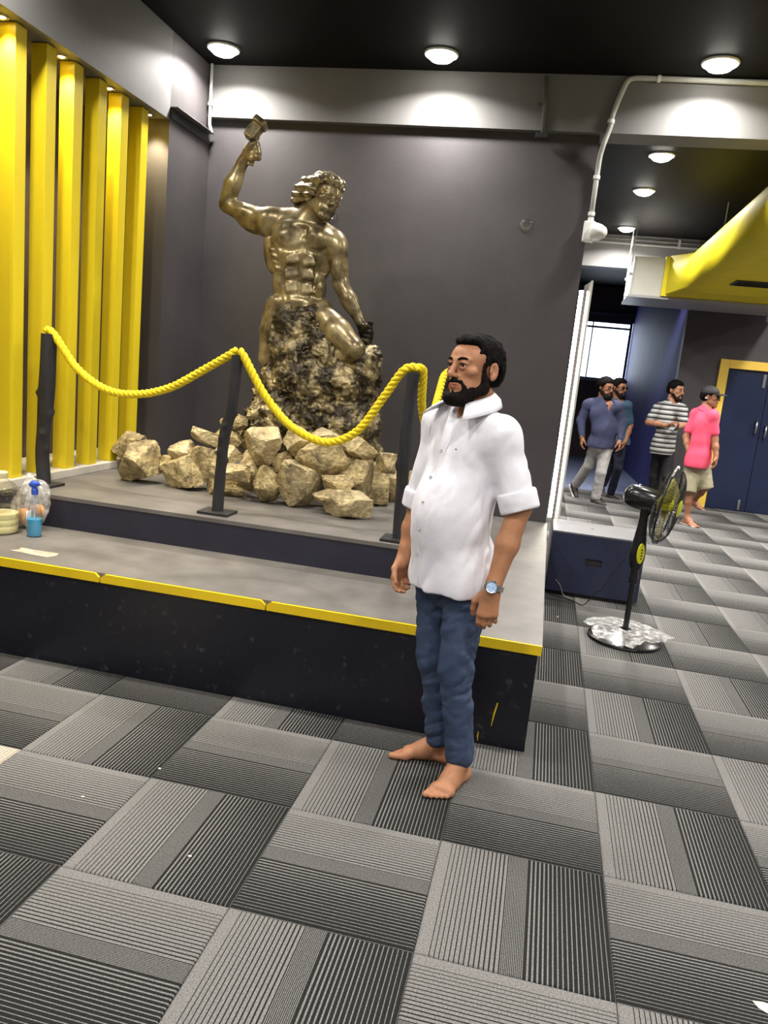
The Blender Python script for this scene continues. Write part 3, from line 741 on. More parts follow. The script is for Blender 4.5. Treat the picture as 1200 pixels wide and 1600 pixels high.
for (x, y) in ((UX0 - .012, UY0 + .25), (UX0 - .012, UY1 - .15), (UX1 + .03, UY0 + .2), (UX1 + .03, UY1 - .2)):
    hr = MB().tube([V(x, y, 2.8) - uo, V(x, y, CZ - .001) - uo], .006, 8).build('hanger_rod', M_GREYPIPE, ac, smooth='auto')
    MB().box(x - .02 - uo[0], x + .02 - uo[0], y - .02 - uo[1], y + .02 - uo[1], 2.80 - uo[2], 2.83 - uo[2]).build('rod_bracket', M_GREYPIPE, hr)
dct = empty('yellow_duct', (1.45, 5.0, 2.785), label='large ribbed yellow flat-oval air duct under the ceiling at right', cat='duct')
dlo_ = V(1.45, 5.0, 2.785)
CXL, CXR, ZC, RD = 1.10, 1.80, 2.785, .215
def oval(y, r, n=44):
    out = []
    for k in range(n + 1):
        a = math.pi / 2 + math.pi * k / n; out.append(V(CXL + r * math.cos(a), y, ZC + r * math.sin(a)))
    for k in range(n + 1):
        a = -math.pi / 2 + math.pi * k / n; out.append(V(CXR + r * math.cos(a), y, ZC + r * math.sin(a)))
    return out
def rings(secs, name, m, parent, smooth=True, cap=False):
    n = len(secs[0]); vs = [p - dlo_ for s_ in secs for p in s_]; fs = []
    for i in range(len(secs) - 1):
        for k in range(n): fs.append((i * n + k, i * n + (k + 1) % n, (i + 1) * n + (k + 1) % n, (i + 1) * n + k))
    if cap: fs += [tuple(range(n)), tuple((len(secs) - 1) * n + k for k in range(n))[::-1]]
    return MB().add(vs, fs).build(name, m, parent, smooth=smooth)
secs = []
y = 7.05; k = 0
while y > -.6:
    secs.append(oval(y, RD + (.009 if k % 2 else 0))); y -= .030; k += 1
body = rings(secs, 'duct_body', M_DUCT, dct, smooth=False)
rect = []
for p in oval(7.0, RD):
    rect.append(p)
def to_rect(p):
    x = np.clip((p[0] - (CXL - RD)) / (CXR - CXL + 2 * RD), 0, 1); z = (p[2] - ZC) / RD
    q = V(p[0], 7.58, p[2]); dx = (p[0] - 1.45) / .565; mx_ = max(abs(dx), abs(z)); q[0] = 1.45 + dx / max(mx_, 1e-3) * .67; q[2] = ZC + z / max(mx_, 1e-3) * .222
    return q
rings([rect, [to_rect(p) for p in rect]], 'transition', M_DUCT, dct, smooth=False)
fl = MB()
for x0, x1, z0, z1 in ((.74, .79, 2.553, 2.995), (2.11, 2.16, 2.553, 2.995), (.79, 2.11, 2.553, 2.575), (.79, 2.11, 2.98, 3.0)): fl.box(x0 - 1.45, x1 - 1.45, 7.56 - 5, 7.615 - 5, z0 - 2.785, z1 - 2.785)
fl.build('flange', M_DUCT, dct)
for yy in (6.05, 4.35, 2.5, .9):
    vg = MB().box(1.22 - 1.45, 1.72 - 1.45, yy - .17 - 5, yy + .17 - 5, -.236, -.2155).build('diffuser', M_BLACKM, dct, bevel=.003)
    for q in range(5):
        MB().box(1.24 - 1.45, 1.70 - 1.45, yy - .13 + q * .06 - 5, yy - .12 + q * .06 - 5, -.242, -.236).build('vane', M_BLACKM, vg)
for (x, y) in ((1.148, 6.61), (1.148, 4.2), (1.75, 6.61), (1.75, 4.2)):
    MB().tube([V(x, y, ZC + RD - .004) - dlo_, V(x, y, CZ - .001) - dlo_], .005, 8).build('hanger_rod', M_GREYPIPE, dct, smooth='auto')
g = empty('far_pipe_run', (0, 8.73, 3.3), label='thin grey pipe run along the top of the far beam', cat='pipe')
MB().tube([(-1.5, 0, .02), (1.6, 0, -.01)], .014, 8).build('pipe', M_GREYPIPE, g, smooth='auto')
MB().tube([(-1.5, -.0, .075), (1.6, -.0, .05)], .010, 8).build('pipe', M_DPIPE, g, smooth='auto')
for x in (-.1, .42, 1.0): MB().box(x - .015, x + .015, -.02, .0195, -.02, .09).build('clip', M_GREYPIPE, g)

# ================================================================== rope posts and ropes
M_POST = mat('black_painted_branch', (.024, .023, .026), rough=.5, var=.35, vscale=14, bump=.004, bscale=22, stretch=(1, 1, .25))
M_ROPE = mat('yellow_twisted_rope', (.83, .62, .012), rough=.75, var=.12, vscale=30, bump=.001, bscale=160)
def rope_post(path, rad, seed, label, top_cut=True):
    b = np.asarray(path[0], float); o = V(b[0], b[1], .62)
    p = empty('rope_post', o, label=label, cat='post', group='black branch posts holding the yellow rope')
    rn = np.random.default_rng(seed); pts = bend(path, 6, .45); n = 16; vs, fs = [], []
    fine = []
    for a, c in zip(pts, pts[1:]):
        for t in (0, .5): fine.append(a + (c - a) * t)
    fine.append(pts[-1]); kn = [(rn.uniform(.1, .9), rn.uniform(0, 6.28)) for _ in range(7)]
    for i, q in enumerate(fine):
        t = i / (len(fine) - 1); r0 = rad[0] + (rad[1] - rad[0]) * t
        for k in range(n):
            a = 2 * math.pi * k / n; r = r0 * (1 + .07 * math.sin(3 * a + 5 * t + seed) + .05 * math.sin(2 * a - 9 * t))
            for (tk, ak) in kn:
                da = (a - ak + math.pi) % (2 * math.pi) - math.pi
                r += r0 * .35 * math.exp(-((t - tk) / .022) ** 2 - (da / .45) ** 2)
            vs.append(q + r * V(math.cos(a), math.sin(a), 0) - o)
    for i in range(len(fine) - 1):
        for k in range(n): fs.append((i * n + k, i * n + (k + 1) % n, (i + 1) * n + (k + 1) % n, (i + 1) * n + k))
    fs += [tuple(range(n))[::-1], tuple((len(fine) - 1) * n + k for k in range(n))]
    MB().add(vs, fs).build('branch', M_POST, p, smooth='auto')
    MB().box(-.082, .082, -.07, .07, .0005, .014).build('base_plate', M_BLACKM, p, bevel=.002)
    return p
PT = 1.425
rope_post([V(-2.985, 1.50, .633), V(-3.00, 1.50, .80), V(-2.975, 1.49, 1.0), V(-2.965, 1.48, 1.2), V(-2.955, 1.475, PT + .01)], (.034, .043), 1, 'leftmost black branch post in front of the yellow slats')
rope_post([V(-1.935, 1.43, .633), V(-1.93, 1.43, .85), V(-1.915, 1.42, 1.05), V(-1.885, 1.41, 1.15), V(-1.868, 1.40, PT)], (.0285, .0285), 2, 'black branch post standing before the rock pile, kinked halfway')
rope_post([V(-.975, 1.40, .633), V(-.985, 1.40, .9), V(-1.0, 1.39, 1.15), V(-.985, 1.385, PT)], (.031, .029), 3, 'black branch post partly hidden behind the white shirt')
rope_post([V(-.915, 2.10, .633), V(-.915, 2.10, 1.0), V(-.913, 2.10, PT)], (.032, .030), 4, 'black branch post hidden behind the man in the white shirt')
def rope(ctrl, label, seed=0):
    # smooth the control poly-line (Catmull-Rom), then wind three strands around it
    P = [np.asarray(p, float) for p in ctrl]; P = [2 * P[0] - P[1]] + P + [2 * P[-1] - P[-2]]; line = []
    for i in range(1, len(P) - 2):
        for t in np.linspace(0, 1, 24, endpoint=False):
            a, b, c, d_ = P[i - 1], P[i], P[i + 1], P[i + 2]
            line.append(.5 * (2 * b + (c - a) * t + (2 * a - 5 * b + 4 * c - d_) * t * t + (3 * b - a - 3 * c + d_) * t ** 3))
    line.append(P[-2]); line = np.array(line)
    s = np.r_[0, np.cumsum(np.linalg.norm(np.diff(line, axis=0), axis=1))]; n = int(s[-1] / .0075)
    ss = np.linspace(0, s[-1], n); L = np.stack([np.interp(ss, s, line[:, i]) for i in range(3)], 1)
    T = np.gradient(L, axis=0); T /= np.linalg.norm(T, axis=1)[:, None]
    U = nrm(np.cross(T[0], V(0.1, .2, 1))); UU = []
    for t in T: U = nrm(U - t * (U @ t)); UU.append(U)
    UU = np.array(UU); WW = np.cross(T, UU); o = L[len(L) // 2]; m_ = MB()
    for k in range(3):
        ph = 2 * math.pi * k / 3 + ss * 2 * math.pi / .085
        pts = L + .0098 * (np.cos(ph)[:, None] * UU + np.sin(ph)[:, None] * WW) - o
        m_.tube(list(pts), .0118, 9)
    return tag(m_.build('rope', M_ROPE, None, smooth='auto', loc=o, flip=False), label, 'rope', 'yellow twisted barrier ropes')
tz = PT + .022
rope([V(-2.975, 1.48, tz + .01), V(-2.925, 1.475, tz - .012), at(120, 575, Y=1.48), at(165, 608, Y=1.47), at(212, 616, Y=1.46), at(265, 606, Y=1.44), at(320, 577, Y=1.42), V(-1.915, 1.40, tz - .03), V(-1.872, 1.40, tz)], 'yellow rope sagging from the leftmost post in front of the slats')
rope([V(-1.858, 1.40, tz), V(-1.83, 1.40, tz - .03), at(412, 615, Y=1.41), at(450, 662, Y=1.41), at(490, 686, Y=1.41), at(522, 690, Y=1.41), at(560, 672, Y=1.41), at(600, 620, Y=1.40), V(-1.04, 1.385, tz - .022), V(-.995, 1.385, tz + .004), V(-.965, 1.385, tz)], 'yellow rope sagging in front of the statue base')
rope([V(-.972, 1.388, tz + .004), V(-.946, 1.41, tz - .01), at(659, 630, Y=1.50), at(664, 661, Y=1.62), at(672, 660, Y=1.75), at(683, 625, Y=1.92), at(692, 592, Y=2.05), V(-.925, 2.09, tz - .008), V(-.91, 2.10, tz)], 'short yellow rope dipping behind the man\'s shoulder')

# ================================================================== things on the stage
M_PET = thin_glass('clear_pet', (.93, .95, .97), .16)
def spray_bottle():
    o = V(-2.745, 1.09, .45)
    b = empty('spray_bottle', o, label='clear spray bottle with blue liquid and blue trigger head', cat='spray bottle')
    MB().lathe([(0, .001), (.033, .001), (.036, .008), (.036, .10), (.033, .118), (.028, .14), (.024, .165), (.018, .185), (.014, .2), (.013, .212)], n=24).build('bottle', M_PET, b, smooth='auto')
    MB().lathe([(0, .004), (.030, .004), (.0335, .010), (.0335, .088), (0, .088)], n=24).build('liquid', mat('blue_cleaning_liquid', (.02, .40, .68), rough=.15, var=.05, trans=.0), b, smooth='auto')
    lv, lf = [], []
    for i in range(12):
        a = math.radians(150 + 80 * i / 11)
        for z in (.025, .125): lv.append((.0368 * math.cos(a), .0368 * math.sin(a), z))
    lf = [(2 * i, 2 * i + 2, 2 * i + 3, 2 * i + 1) for i in range(11)]
    lb = MB().add(lv, lf).build('label', M_WHITE, b, smooth=True, flip=False); lb.modifiers.new('t', 'SOLIDIFY').thickness = .0006
    MB().tube([(0, 0, .01), (0, 0, .21)], .0022, 8).build('dip_tube', M_WHITE, b, smooth='auto')
    M_SB = mat('blue_trigger_plastic', (.04, .10, .55), rough=.35, var=.05)
    MB().lathe([(.0165, .21), (.0165, .236), (.012, .24)], n=20).build('collar', M_SB, b, smooth='auto')
    S = SDF(); S.cone((-.012, 0, .258), (.03, -.004, .266), .014, .009, k=.01).cone((0, 0, .238), (0, 0, .262), .013, .014, k=.01).cone((-.012, 0, .262), (-.026, .003, .254), .013, .009, k=.01)
    P, Q = S.mesh(.0025); mesh_obj('trigger_head', P, Q, M_SB, b)
    MB().tube([(.016, -.002, .252), (.026, -.003, .236), (.024, -.003, .214)], [.004, .0045, .003], 8).build('trigger', M_WHITE, b, smooth='auto')
    MB().lathe([(.007, 0), (.0075, .012), (.005, .014)], (.036, -.005, .267), (1, -.12, .1), 12).build('nozzle', M_WHITE, b, smooth='auto')
spray_bottle()
def big_jar():
    o = V(-2.93, 1.08, .45)
    j = empty('plastic_jar', o, label='large clear plastic jar of pale yellow liquid at the left picture edge', cat='jar')
    pr = [(0, .001), (.083, .001), (.088, .010), (.088, .030), (.084, .038), (.088, .046), (.088, .062), (.084, .070), (.088, .078), (.088, .10), (.083, .118), (.087, .135), (.088, .175), (.080, .21), (.060, .24), (.034, .262), (.030, .27), (.030, .285)]
    pr = [(q * 1.13, z) for q, z in pr]; MB().lathe(pr, n=36).build('jar_body', thin_glass('clear_ribbed_plastic', (.97, .95, .90), .14), j, smooth=True)
    MB().lathe([(0, .004), (.080, .004), (.084, .012), (.084, .030), (.080, .038), (.084, .046), (.084, .062), (.080, .070), (.084, .078), (.0835, .098), (0, .098)], n=36).build('liquid', mat('pale_yellow_liquid', (.82, .77, .40), rough=.2, var=.05, trans=.0), j, smooth='auto')
    MB().lathe([(.033, .272), (.035, .276), (.035, .298), (.031, .303), (0, .303)], n=28).build('cap', mat('yellow_cap_plastic', (.70, .62, .36), rough=.4, var=.05), j, smooth='auto')
big_jar()
# clear bag of snacks leaning on the step
bag = empty('plastic_bag', (-2.835, 1.215, .45), label='thin clear plastic bag with orange contents behind the spray bottle', cat='bag')
S = SDF(); S.ell((-.03, .0, .105), (.105, .062, .105), k=.02).ell((.01, .01, .19), (.075, .04, .075), k=.05).cone((-.03, .01, .22), (-.05, .02, .27), .03, .012, k=.05)
P, Q = S.mesh(.008, lambda p: .010 * fbm(p, 22, 3, 3, True)); P[:, 2] = np.maximum(P[:, 2], .001)
mesh_obj('bag_film', P, Q, M_WRAP, bag)
S = SDF(); S.ell((.025, -.012, .10), (.042, .03, .035), k=.01).ell((-.06, 0, .06), (.05, .035, .04), k=.01)
P, Q = S.mesh(.006, lambda p: .006 * fbm(p, 30, 3, 8)); mesh_obj('orange_contents', P, Q, mat('orange_snack', (.75, .33, .08), rough=.6, var=.15, vscale=20), bag)
M_TAPE = mat('brown_parcel_tape', (.52, .44, .33), rough=.25, var=.18, vscale=14)
tv = [(-2.665, .805), (-2.60, .802), (-2.53, .793), (-2.465, .790), (-2.445, .835), (-2.46, .872), (-2.53, .868), (-2.60, .868), (-2.655, .872), (-2.64, .838)]
m_ = MB(); c = V(-2.56, .83, .4505); n = len(tv)
m_.add([(x, y, .4505) for x, y in tv] + [(x, y, .4515) for x, y in tv], [tuple(range(n))[::-1], tuple(range(n, 2 * n))] + [(k, (k + 1) % n, n + (k + 1) % n, n + k) for k in range(n)])
obj1(m_, 'tape_strip', M_TAPE, c, 'strip of shiny brown tape stuck on the lower deck', 'tape')
tv = [(.335, -.388), (.36, -.384), (.40, -.389), (.43, -.40), (.42, -.43), (.39, -.435), (.365, -.42), (.345, -.408)]
m_ = MB(); n = len(tv)
m_.add([(x, y, .0008) for x, y in tv] + [(x, y, .0018) for x, y in tv], [tuple(range(n))[::-1], tuple(range(n, 2 * n))] + [(k, (k + 1) % n, n + (k + 1) % n, n + k) for k in range(n)])
obj1(m_, 'paper_scrap', mat('cream_paper', (.80, .74, .58), rough=.8, var=.05), V(.38, -.41, 0), 'torn cream paper scrap on the carpet at the lower right', 'paper')
crumb = None
for k, (px, py, lb) in enumerate(((129, 1246, 'white crumb on the carpet toward the left'), (249, 1202, 'white crumb on the carpet below the black platform'), (296, 1339, 'white crumb on a dark carpet tile'), (871, 964, 'white crumb on the carpet before the navy box'))):
    p = at(px, py, Z=0.0); S = SDF(); S.ell(p + V(0, 0, .0025), (.005, .004, .003), k=.001).ell(p + V(.003, .002, .002), (.003, .003, .002), k=.002)
    P, Q = S.mesh(.0012); o = mesh_obj('crumb', P, Q, MATS['cream_paper'], None, p); o.location = [float(q) for q in p]; tag(o, lb, 'crumb', 'white crumbs on the carpet')
# ================================================================== statue
def bronze(name, dark, gold, lo=.40, hi=.60, rough=.34, sc_=7.0, bump=.003, bs=45, metal=.75, cav=None):
    m = mat(name, dark, rough=rough, metal=metal, col2=gold, vscale=sc_, thresh=(lo, hi), bump=bump, bscale=bs)
    return m
M_BRONZE = bronze('dark_bronze_paint', (.075, .053, .024), (.40, .32, .165), .36, .64, .33, 8, .0012, 30, .5)
M_BRONZE_ROCK = bronze('gold_brushed_black_rock', (.035, .026, .014), (.36, .285, .14), .46, .64, .40, 11, .008, 40, .4)
M_BRONZE_HAIR = bronze('bronze_hair_paint', (.09, .066, .03), (.40, .33, .19), .35, .62, .30, 20, .003, 60, .5)
YS = 2.5
AX, AY, AZ = CAM_R[0], -CAM_R[1], -CAM_R[2]
RI = np.stack([AX, AY, AZ], 1)
ST_O = V(*at(495, 690, Y=YS)[:2], .62)
DEP = CAM_R[2] @ (at(480, 450, Y=YS) - CAM_C); KP = DEP / F_PX       # metres per photo pixel at the statue
def sp(px, py, dz=0.0):
    p0 = at(px, py, Y=YS); return CAM_C + (p0 - CAM_C) * (1 - dz * KP / DEP)
statue = empty('statue', ST_O, label='gold and black statue of a muscular man raising a hammer on a rough rock', cat='statue')
S = SDF()
def E_(px, py, dz, rx, ry, rz, k=5, rot=0, op='u', s=None):
    c, s_ = math.cos(math.radians(rot)), math.sin(math.radians(rot)); R2 = RI @ np.array([[c, -s_, 0], [s_, c, 0], [0, 0, 1]])
    (s or S).ell(sp(px, py, dz), np.array([rx, ry, rz]) * KP, R2, k * KP, op)
def C_(a, b, ra, rb, k=6, s=None, op='u'): (s or S).cone(sp(*a), sp(*b), ra * KP, rb * KP, k * KP, op)
# trunk
E_(472, 384, 0, 47, 44, 30, 8); E_(468, 436, -2, 38, 46, 27, 14); E_(466, 482, -2, 42, 30, 30, 14)
C_((476, 350, 0), (430, 345, -2), 18, 17, 10); C_((478, 352, 0), (522, 374, -2), 18, 15, 10)
# neck, trapezius, collar bones
C_((478, 348, 2), (492, 322, 8), 17, 15, 8); C_((440, 337, -4), (478, 336, -4), 10, 14, 10); C_((486, 344, 2), (520, 368, 0), 11, 8, 8)
C_((476, 352, 22), (440, 347, 16), 3.5, 3, 5); C_((484, 354, 22), (516, 370, 14), 3.5, 3, 5)
# pectorals
E_(451, 370, 12, 27, 19, 19, 7, 12); E_(499, 374, 11, 23, 18, 19, 7, -14)
_Pc, _ = S.mesh(.008); _q = (_Pc - CAM_C) @ CAM_R.T; _u = 600 + F_PX * _q[:, 0] / _q[:, 2]; _v = 800 + F_PX * _q[:, 1] / _q[:, 2]
def fdz(x, y):
    """depth of the front of the trunk, photo pixels"""
    m = np.hypot(_u - x, _v - y) < 3.2
    if not m.any(): return 10
    d = np.sort(_q[m, 2])[:3].mean(); d0 = CAM_R[2] @ (at(x, y, Y=YS) - CAM_C); return (1 - d / d0) * DEP / KP
def groove(pts, r=2.2, k=3.5, dz=.6):
    for a_, b_ in zip(pts, pts[1:]): C_((*a_, fdz(*a_) + dz), (*b_, fdz(*b_) + dz), r, r, k, op='s')
# abdominals: squarish blocks
for (x, y, rx, ry) in ((457, 405, 9.5, 6.5), (483, 409, 9, 6.5), (455.5, 427, 9.5, 7), (481.5, 431, 9, 7), (454.5, 450, 9, 7.2), (480, 453, 9, 7.2)):
    S.box(sp(x, y, fdz(x, y) - 4.2), np.array([rx - 2, ry - 2, 3.0]) * KP, RI @ np.array([[.996, -.09, 0], [.09, .996, 0], [0, 0, 1]]), 3.6 * KP, 2.2 * KP)
E_(466, 473, 16, 22, 9, 14, 4, -4)
# serratus and obliques
for (x, y) in ((427, 392), (431, 402), (433, 412), (436, 421)): E_(x, y, fdz(x, y) - 4, 10, 3.8, 6, 2.5, -32)
for (x, y) in ((509, 404), (508, 414), (507, 424), (504, 434)): E_(x, y, fdz(x, y) - 4, 9, 3.6, 6, 2.5, 30)
E_(437, 444, 6, 11, 20, 16, 8, 4); E_(501, 452, 6, 9, 20, 15, 8, -4)
E_(436, 474, 10, 17, 13, 18, 4, -18); E_(504, 480, 10, 15, 11, 16, 4, 28)
groove([(478, 354), (475, 372), (472, 392), (470, 416), (468, 440), (467, 462)], 1.8, 3)
groove([(430, 380), (438, 387), (452, 391), (466, 389), (472, 384)], 3.0, 4.5); groove([(474, 386), (484, 392), (500, 395), (514, 389)], 3.0, 4.5)
groove([(444, 398), (443, 420), (442, 444), (448, 466)], 1.8, 4); groove([(496, 402), (494, 424), (491, 446), (485, 468)], 1.8, 4)
# lats
E_(424, 395, -6, 12, 34, 18, 8, 6); E_(513, 398, -8, 10, 30, 16, 8, -6)
# raised arm (viewer's left)
E_(420, 343, 4, 22, 19, 19, 6, 10); C_((416, 348, 0), (358, 322, 0), 20, 12, 6)
E_(386, 332, 6, 20, 10, 11, 4, -20); E_(393, 352, -2, 24, 11, 13, 5, -28)
E_(352, 321, -2, 8, 7, 8, 4)
C_((355, 318, 0), (364, 286, 3), 12.5, 13.5, 5); C_((364, 286, 3), (380, 252, 6), 13, 8, 5); E_(370, 284, 6, 7, 22, 9, 4, -22); E_(357, 292, -1, 6, 20, 9, 4, -12)
# fist round the hammer
C_((380, 252, 6), (390, 240, 8), 8.5, 10, 5); E_(392, 236, 6, 12, 14, 10, 4, -15)
for i, (x, y) in enumerate(((399, 225), (401, 232), (402, 239), (401, 246))):
    C_((x - 10, y + 2, 14), (x, y, 14), 4.0, 4.4, 2); C_((x, y, 14), (x + 3, y + 1, 6), 4.4, 4.0, 2); C_((x + 3, y + 1, 6), (x - 2, y + 2, -2), 4.0, 3.6, 2)
C_((384, 238, 14), (392, 226, 18), 4.8, 4.0, 3); C_((392, 226, 18), (400, 221, 15), 4.0, 3.4, 2)
# lowered arm (viewer's right)
E_(526, 385, 0, 17, 21, 18, 6, -8); C_((528, 392, 0), (532, 442, -4), 15, 12, 6); E_(526, 416, 7, 10, 22, 9, 4, 4); E_(537, 414, -6, 7, 22, 10, 4, 4)
E_(534, 448, -6, 8, 8, 9, 4); C_((533, 446, -2), (546, 470, 2), 12.5, 12.5, 5); C_((546, 470, 2), (564, 506, 8), 12, 7, 5); E_(553, 474, 5, 6, 20, 8, 5, 27); E_(541, 474, 2, 6, 18, 8, 5, 25)
C_((564, 506, 8), (569, 516, 10), 7, 8, 4); E_(571, 521, 10, 10, 13, 10, 4, 20)
for i, (x, y) in enumerate(((575, 512), (576.5, 519), (576, 526), (574, 533))):
    C_((x - 9, y - 2, 18), (x, y, 18), 3.6, 3.9, 1.6); C_((x, y, 18), (x + 4, y + 1, 10), 3.9, 3.6, 1.6); C_((x + 4, y + 1, 10), (x, y + 1, 2), 3.5, 3.2, 1.6)
C_((564, 520, 18), (572, 508, 22), 4, 3.6, 2)
# thighs and knee
C_((490, 494, 6), (528, 520, 30), 25, 21, 8); C_((528, 520, 30), (553, 544, 42), 21, 16, 8); E_(555, 548, 44, 15, 14, 15, 6); E_(516, 500, 26, 16, 24, 14, 6, 50)
C_((552, 553, 40), (530, 560, 32), 13, 12, 6); E_(530, 555, 36, 10, 9, 10, 4)
C_((432, 486, 4), (424, 520, 4), 21, 18, 8); C_((424, 520, 4), (420, 560, 2), 17, 17, 8)
# head: facing down and to the viewer's right
fh = nrm(AX * .50 + AY * -.42 + AZ * .76); upv = nrm(AY * .93 + AX * .36 + AZ * .2); upv = nrm(upv - fh * (upv @ fh)); lf_ = np.cross(upv, -fh)
HM_ = np.stack([np.cross(upv, fh) * -1, -fh, upv], 1)
if np.linalg.det(HM_) < 0: HM_[:, 0] *= -1
ST_HC = sp(508, 308, 10); ST_HS = 1.13
def head_prims(S, Hc, M, s, k=.008, neck=True, nose=1.0, ears=True):
    def p(x, y, z): return Hc + s * (M @ V(x, y, z))
    def el(c, r, kk=k, op='u'): S.ell(p(*c), np.array(r) * s, M, kk * s, op)
    def co(a, b, ra, rb, kk=k, op='u'): S.cone(p(*a), p(*b), ra * s, rb * s, kk * s, op)
    el((0, .015, .035), (.0735, .093, .078), .02); el((0, -.022, -.035), (.060, .066, .075), .02); el((0, -.04, .03), (.060, .05, .05), .02)
    for q in (-1, 1):
        co((q * .052, .0, -.058), (q * .020, -.072, -.098), .018, .019, .02); el((q * .041, -.060, -.012), (.024, .020, .018), .014)
        co((q * .012, -.086, .024), (q * .044, -.074, .024), .009, .008, .010)
        el((q * .031, -.094, .008), (.017, .014, .011), .008, 's')
        el((q * .031, -.0765, .007), (.0145, .0115, .0115), .003)
        co((q * .016, -.0865, .0135), (q * .031, -.0885, .0155), .0046, .0046, .003); co((q * .031, -.0885, .0155), (q * .046, -.0775, .0105), .0046, .004, .003)
        co((q * .018, -.0855, -.001), (q * .031, -.0865, -.0035), .0042, .0042, .003); co((q * .031, -.0865, -.0035), (q * .044, -.0775, .0005), .0042, .0038, .003)
        el((q * .030, -.060, -.060), (.02, .018, .022), .014)
        if ears:
            el((q * .076, .014, -.002), (.008, .019, .031), .006); el((q * .0870, .008, .003), (.0105, .0120, .0195), .003, 's'); el((q * .078, -.003, -.004), (.006, .005, .008), .003); el((q * .078, .006, -.026), (.007, .009, .009), .004)
    co((0, -.086, .022), (0, -.108 * (1 + .03 * (nose - 1)), -.024), .0068, .0108 * nose, .010); el((0, -.107, -.025), (.0108 * nose, .0115, .0095), .006)
    for q in (-1, 1): el((q * .0125, -.096, -.0285), (.0072, .010, .0075), .005)
    el((0, -.078, -.060), (.028, .018, .020), .012)
    for q in (-1, 1):
        co((q * .024, -.0835, -.0565), (q * .008, -.0945, -.0555), .0030, .0042, .004); co((q * .008, -.0945, -.0555), (0, -.0955, -.0562), .0042, .0040, .003)
        co((q * .022, -.0835, -.0585), (0, -.0940, -.0655), .0030, .0052, .004)
        co((q * .024, -.0875, -.0572), (0, -.0990, -.0605), .0014, .0014, .002, 's')
    el((0, -.082, -.100), (.020, .016, .017), .014)
    if neck: co((0, .022, -.06), (0, .035, -.15), .053, .056, .02)
head_prims(S, ST_HC, HM_, ST_HS)
pos_f = sp(571, 521, 10)
P, Q = S.mesh(.0062, smooth=1)
d_f = np.linalg.norm(P - pos_f, axis=1); t = np.clip((.105 - d_f) / .05, 0, 1)[:, None]
colr = np.ones((len(P), 3)) * (1 - t) + np.array([.06, .06, .065]) * t
# use the colour attribute only as a tint (black painted fist)
def add_attr(m):
    N = m.node_tree.nodes; L = m.node_tree.links; b = N['Principled BSDF']; src = b.inputs['Base Color'].links[0].from_socket
    an = N.new('ShaderNodeAttribute'); an.attribute_name = 'Col'; mx = N.new('ShaderNodeMix'); mx.data_type = 'RGBA'; mx.blend_type = 'MULTIPLY'; mx.inputs[0].default_value = 1
    L.new(src, mx.inputs[6]); L.new(an.outputs['Color'], mx.inputs[7]); L.new(mx.outputs[2], b.inputs['Base Color'])
add_attr(M_BRONZE)
mesh_obj('figure', P, Q, M_BRONZE, statue, ST_O, colr)
# hair: swept back in wavy locks
S2 = SDF()
def hp(x, y, z): return ST_HC + ST_HS * (HM_ @ V(x, y, z))
S2.ell(hp(0, .022, .050), np.array((.090, .098, .076)) * ST_HS, HM_, .02); S2.ell(hp(0, -.052, .082), np.array((.062, .040, .030)) * ST_HS, HM_, .02)
for q in (-1, 1): S2.ell(hp(q * .074, .045, .0), np.array((.026, .060, .055)) * ST_HS, HM_, .02)
S2.ell(hp(0, .10, -.02), np.array((.075, .040, .07)) * ST_HS, HM_, .03)
E_(470, 305, -6, 12, 15, 16, 8, 20, s=S2); E_(463, 312, -8, 8, 10, 11, 6, 0, s=S2); E_(480, 294, -4, 14, 16, 20, 8, 0, s=S2)
S2.box(hp(0, -.085, -.03), np.array((.058, .05, .072)) * ST_HS, HM_, .02, .012, 's')
def hair_disp(p):
    v = (p - ST_HC) @ HM_ / ST_HS
    ang = np.arctan2(v[:, 0], v[:, 2] + .02); w = fbm(p, 14, 2, 3)
    return .0060 * np.sin(ang * 17 + v[:, 1] * 22 + 1.8 * w) + .0025 * np.sin(ang * 41 + v[:, 1] * 40 + 3 * w)
P, Q = S2.mesh(.0055, hair_disp); mesh_obj('hair', P, Q, M_BRONZE_HAIR, statue, ST_O)
# hammer and chisel
S3 = SDF(); a_ = nrm(AX * .62 + AY * .78); b_ = nrm(AX * .78 - AY * .62)
S3.box(sp(399, 203, 6), np.array([15, 6.5, 7]) * KP, np.stack([a_, b_, AZ], 1), 2.2 * KP, .004); S3.box(sp(407, 192.5, 6), np.array([3, 8.5, 9]) * KP, np.stack([a_, b_, AZ], 1), 2 * KP, .004)
P, Q = S3.mesh(.005); hm_ = mesh_obj('hammer_head', P, Q, M_BRONZE_HAIR, statue, ST_O)
MB().tube([sp(402, 208, 6) - ST_O, sp(396, 232, 6) - ST_O, sp(390, 258, 6) - ST_O], [5.2 * KP, 5.4 * KP, 6 * KP], 14).build('hammer_handle', M_BRONZE_HAIR, statue, smooth='auto')
M_BRB = mat('black_bronze', (.02, .02, .02), rough=.3, metal=.5, var=.2)
MB().tube([sp(579, 503, 11) - ST_O, sp(578, 509, 11) - ST_O, sp(566, 548, 11) - ST_O], [5 * KP, 4 * KP, 3.4 * KP], 12).build('chisel', M_BRB, statue, smooth='auto')
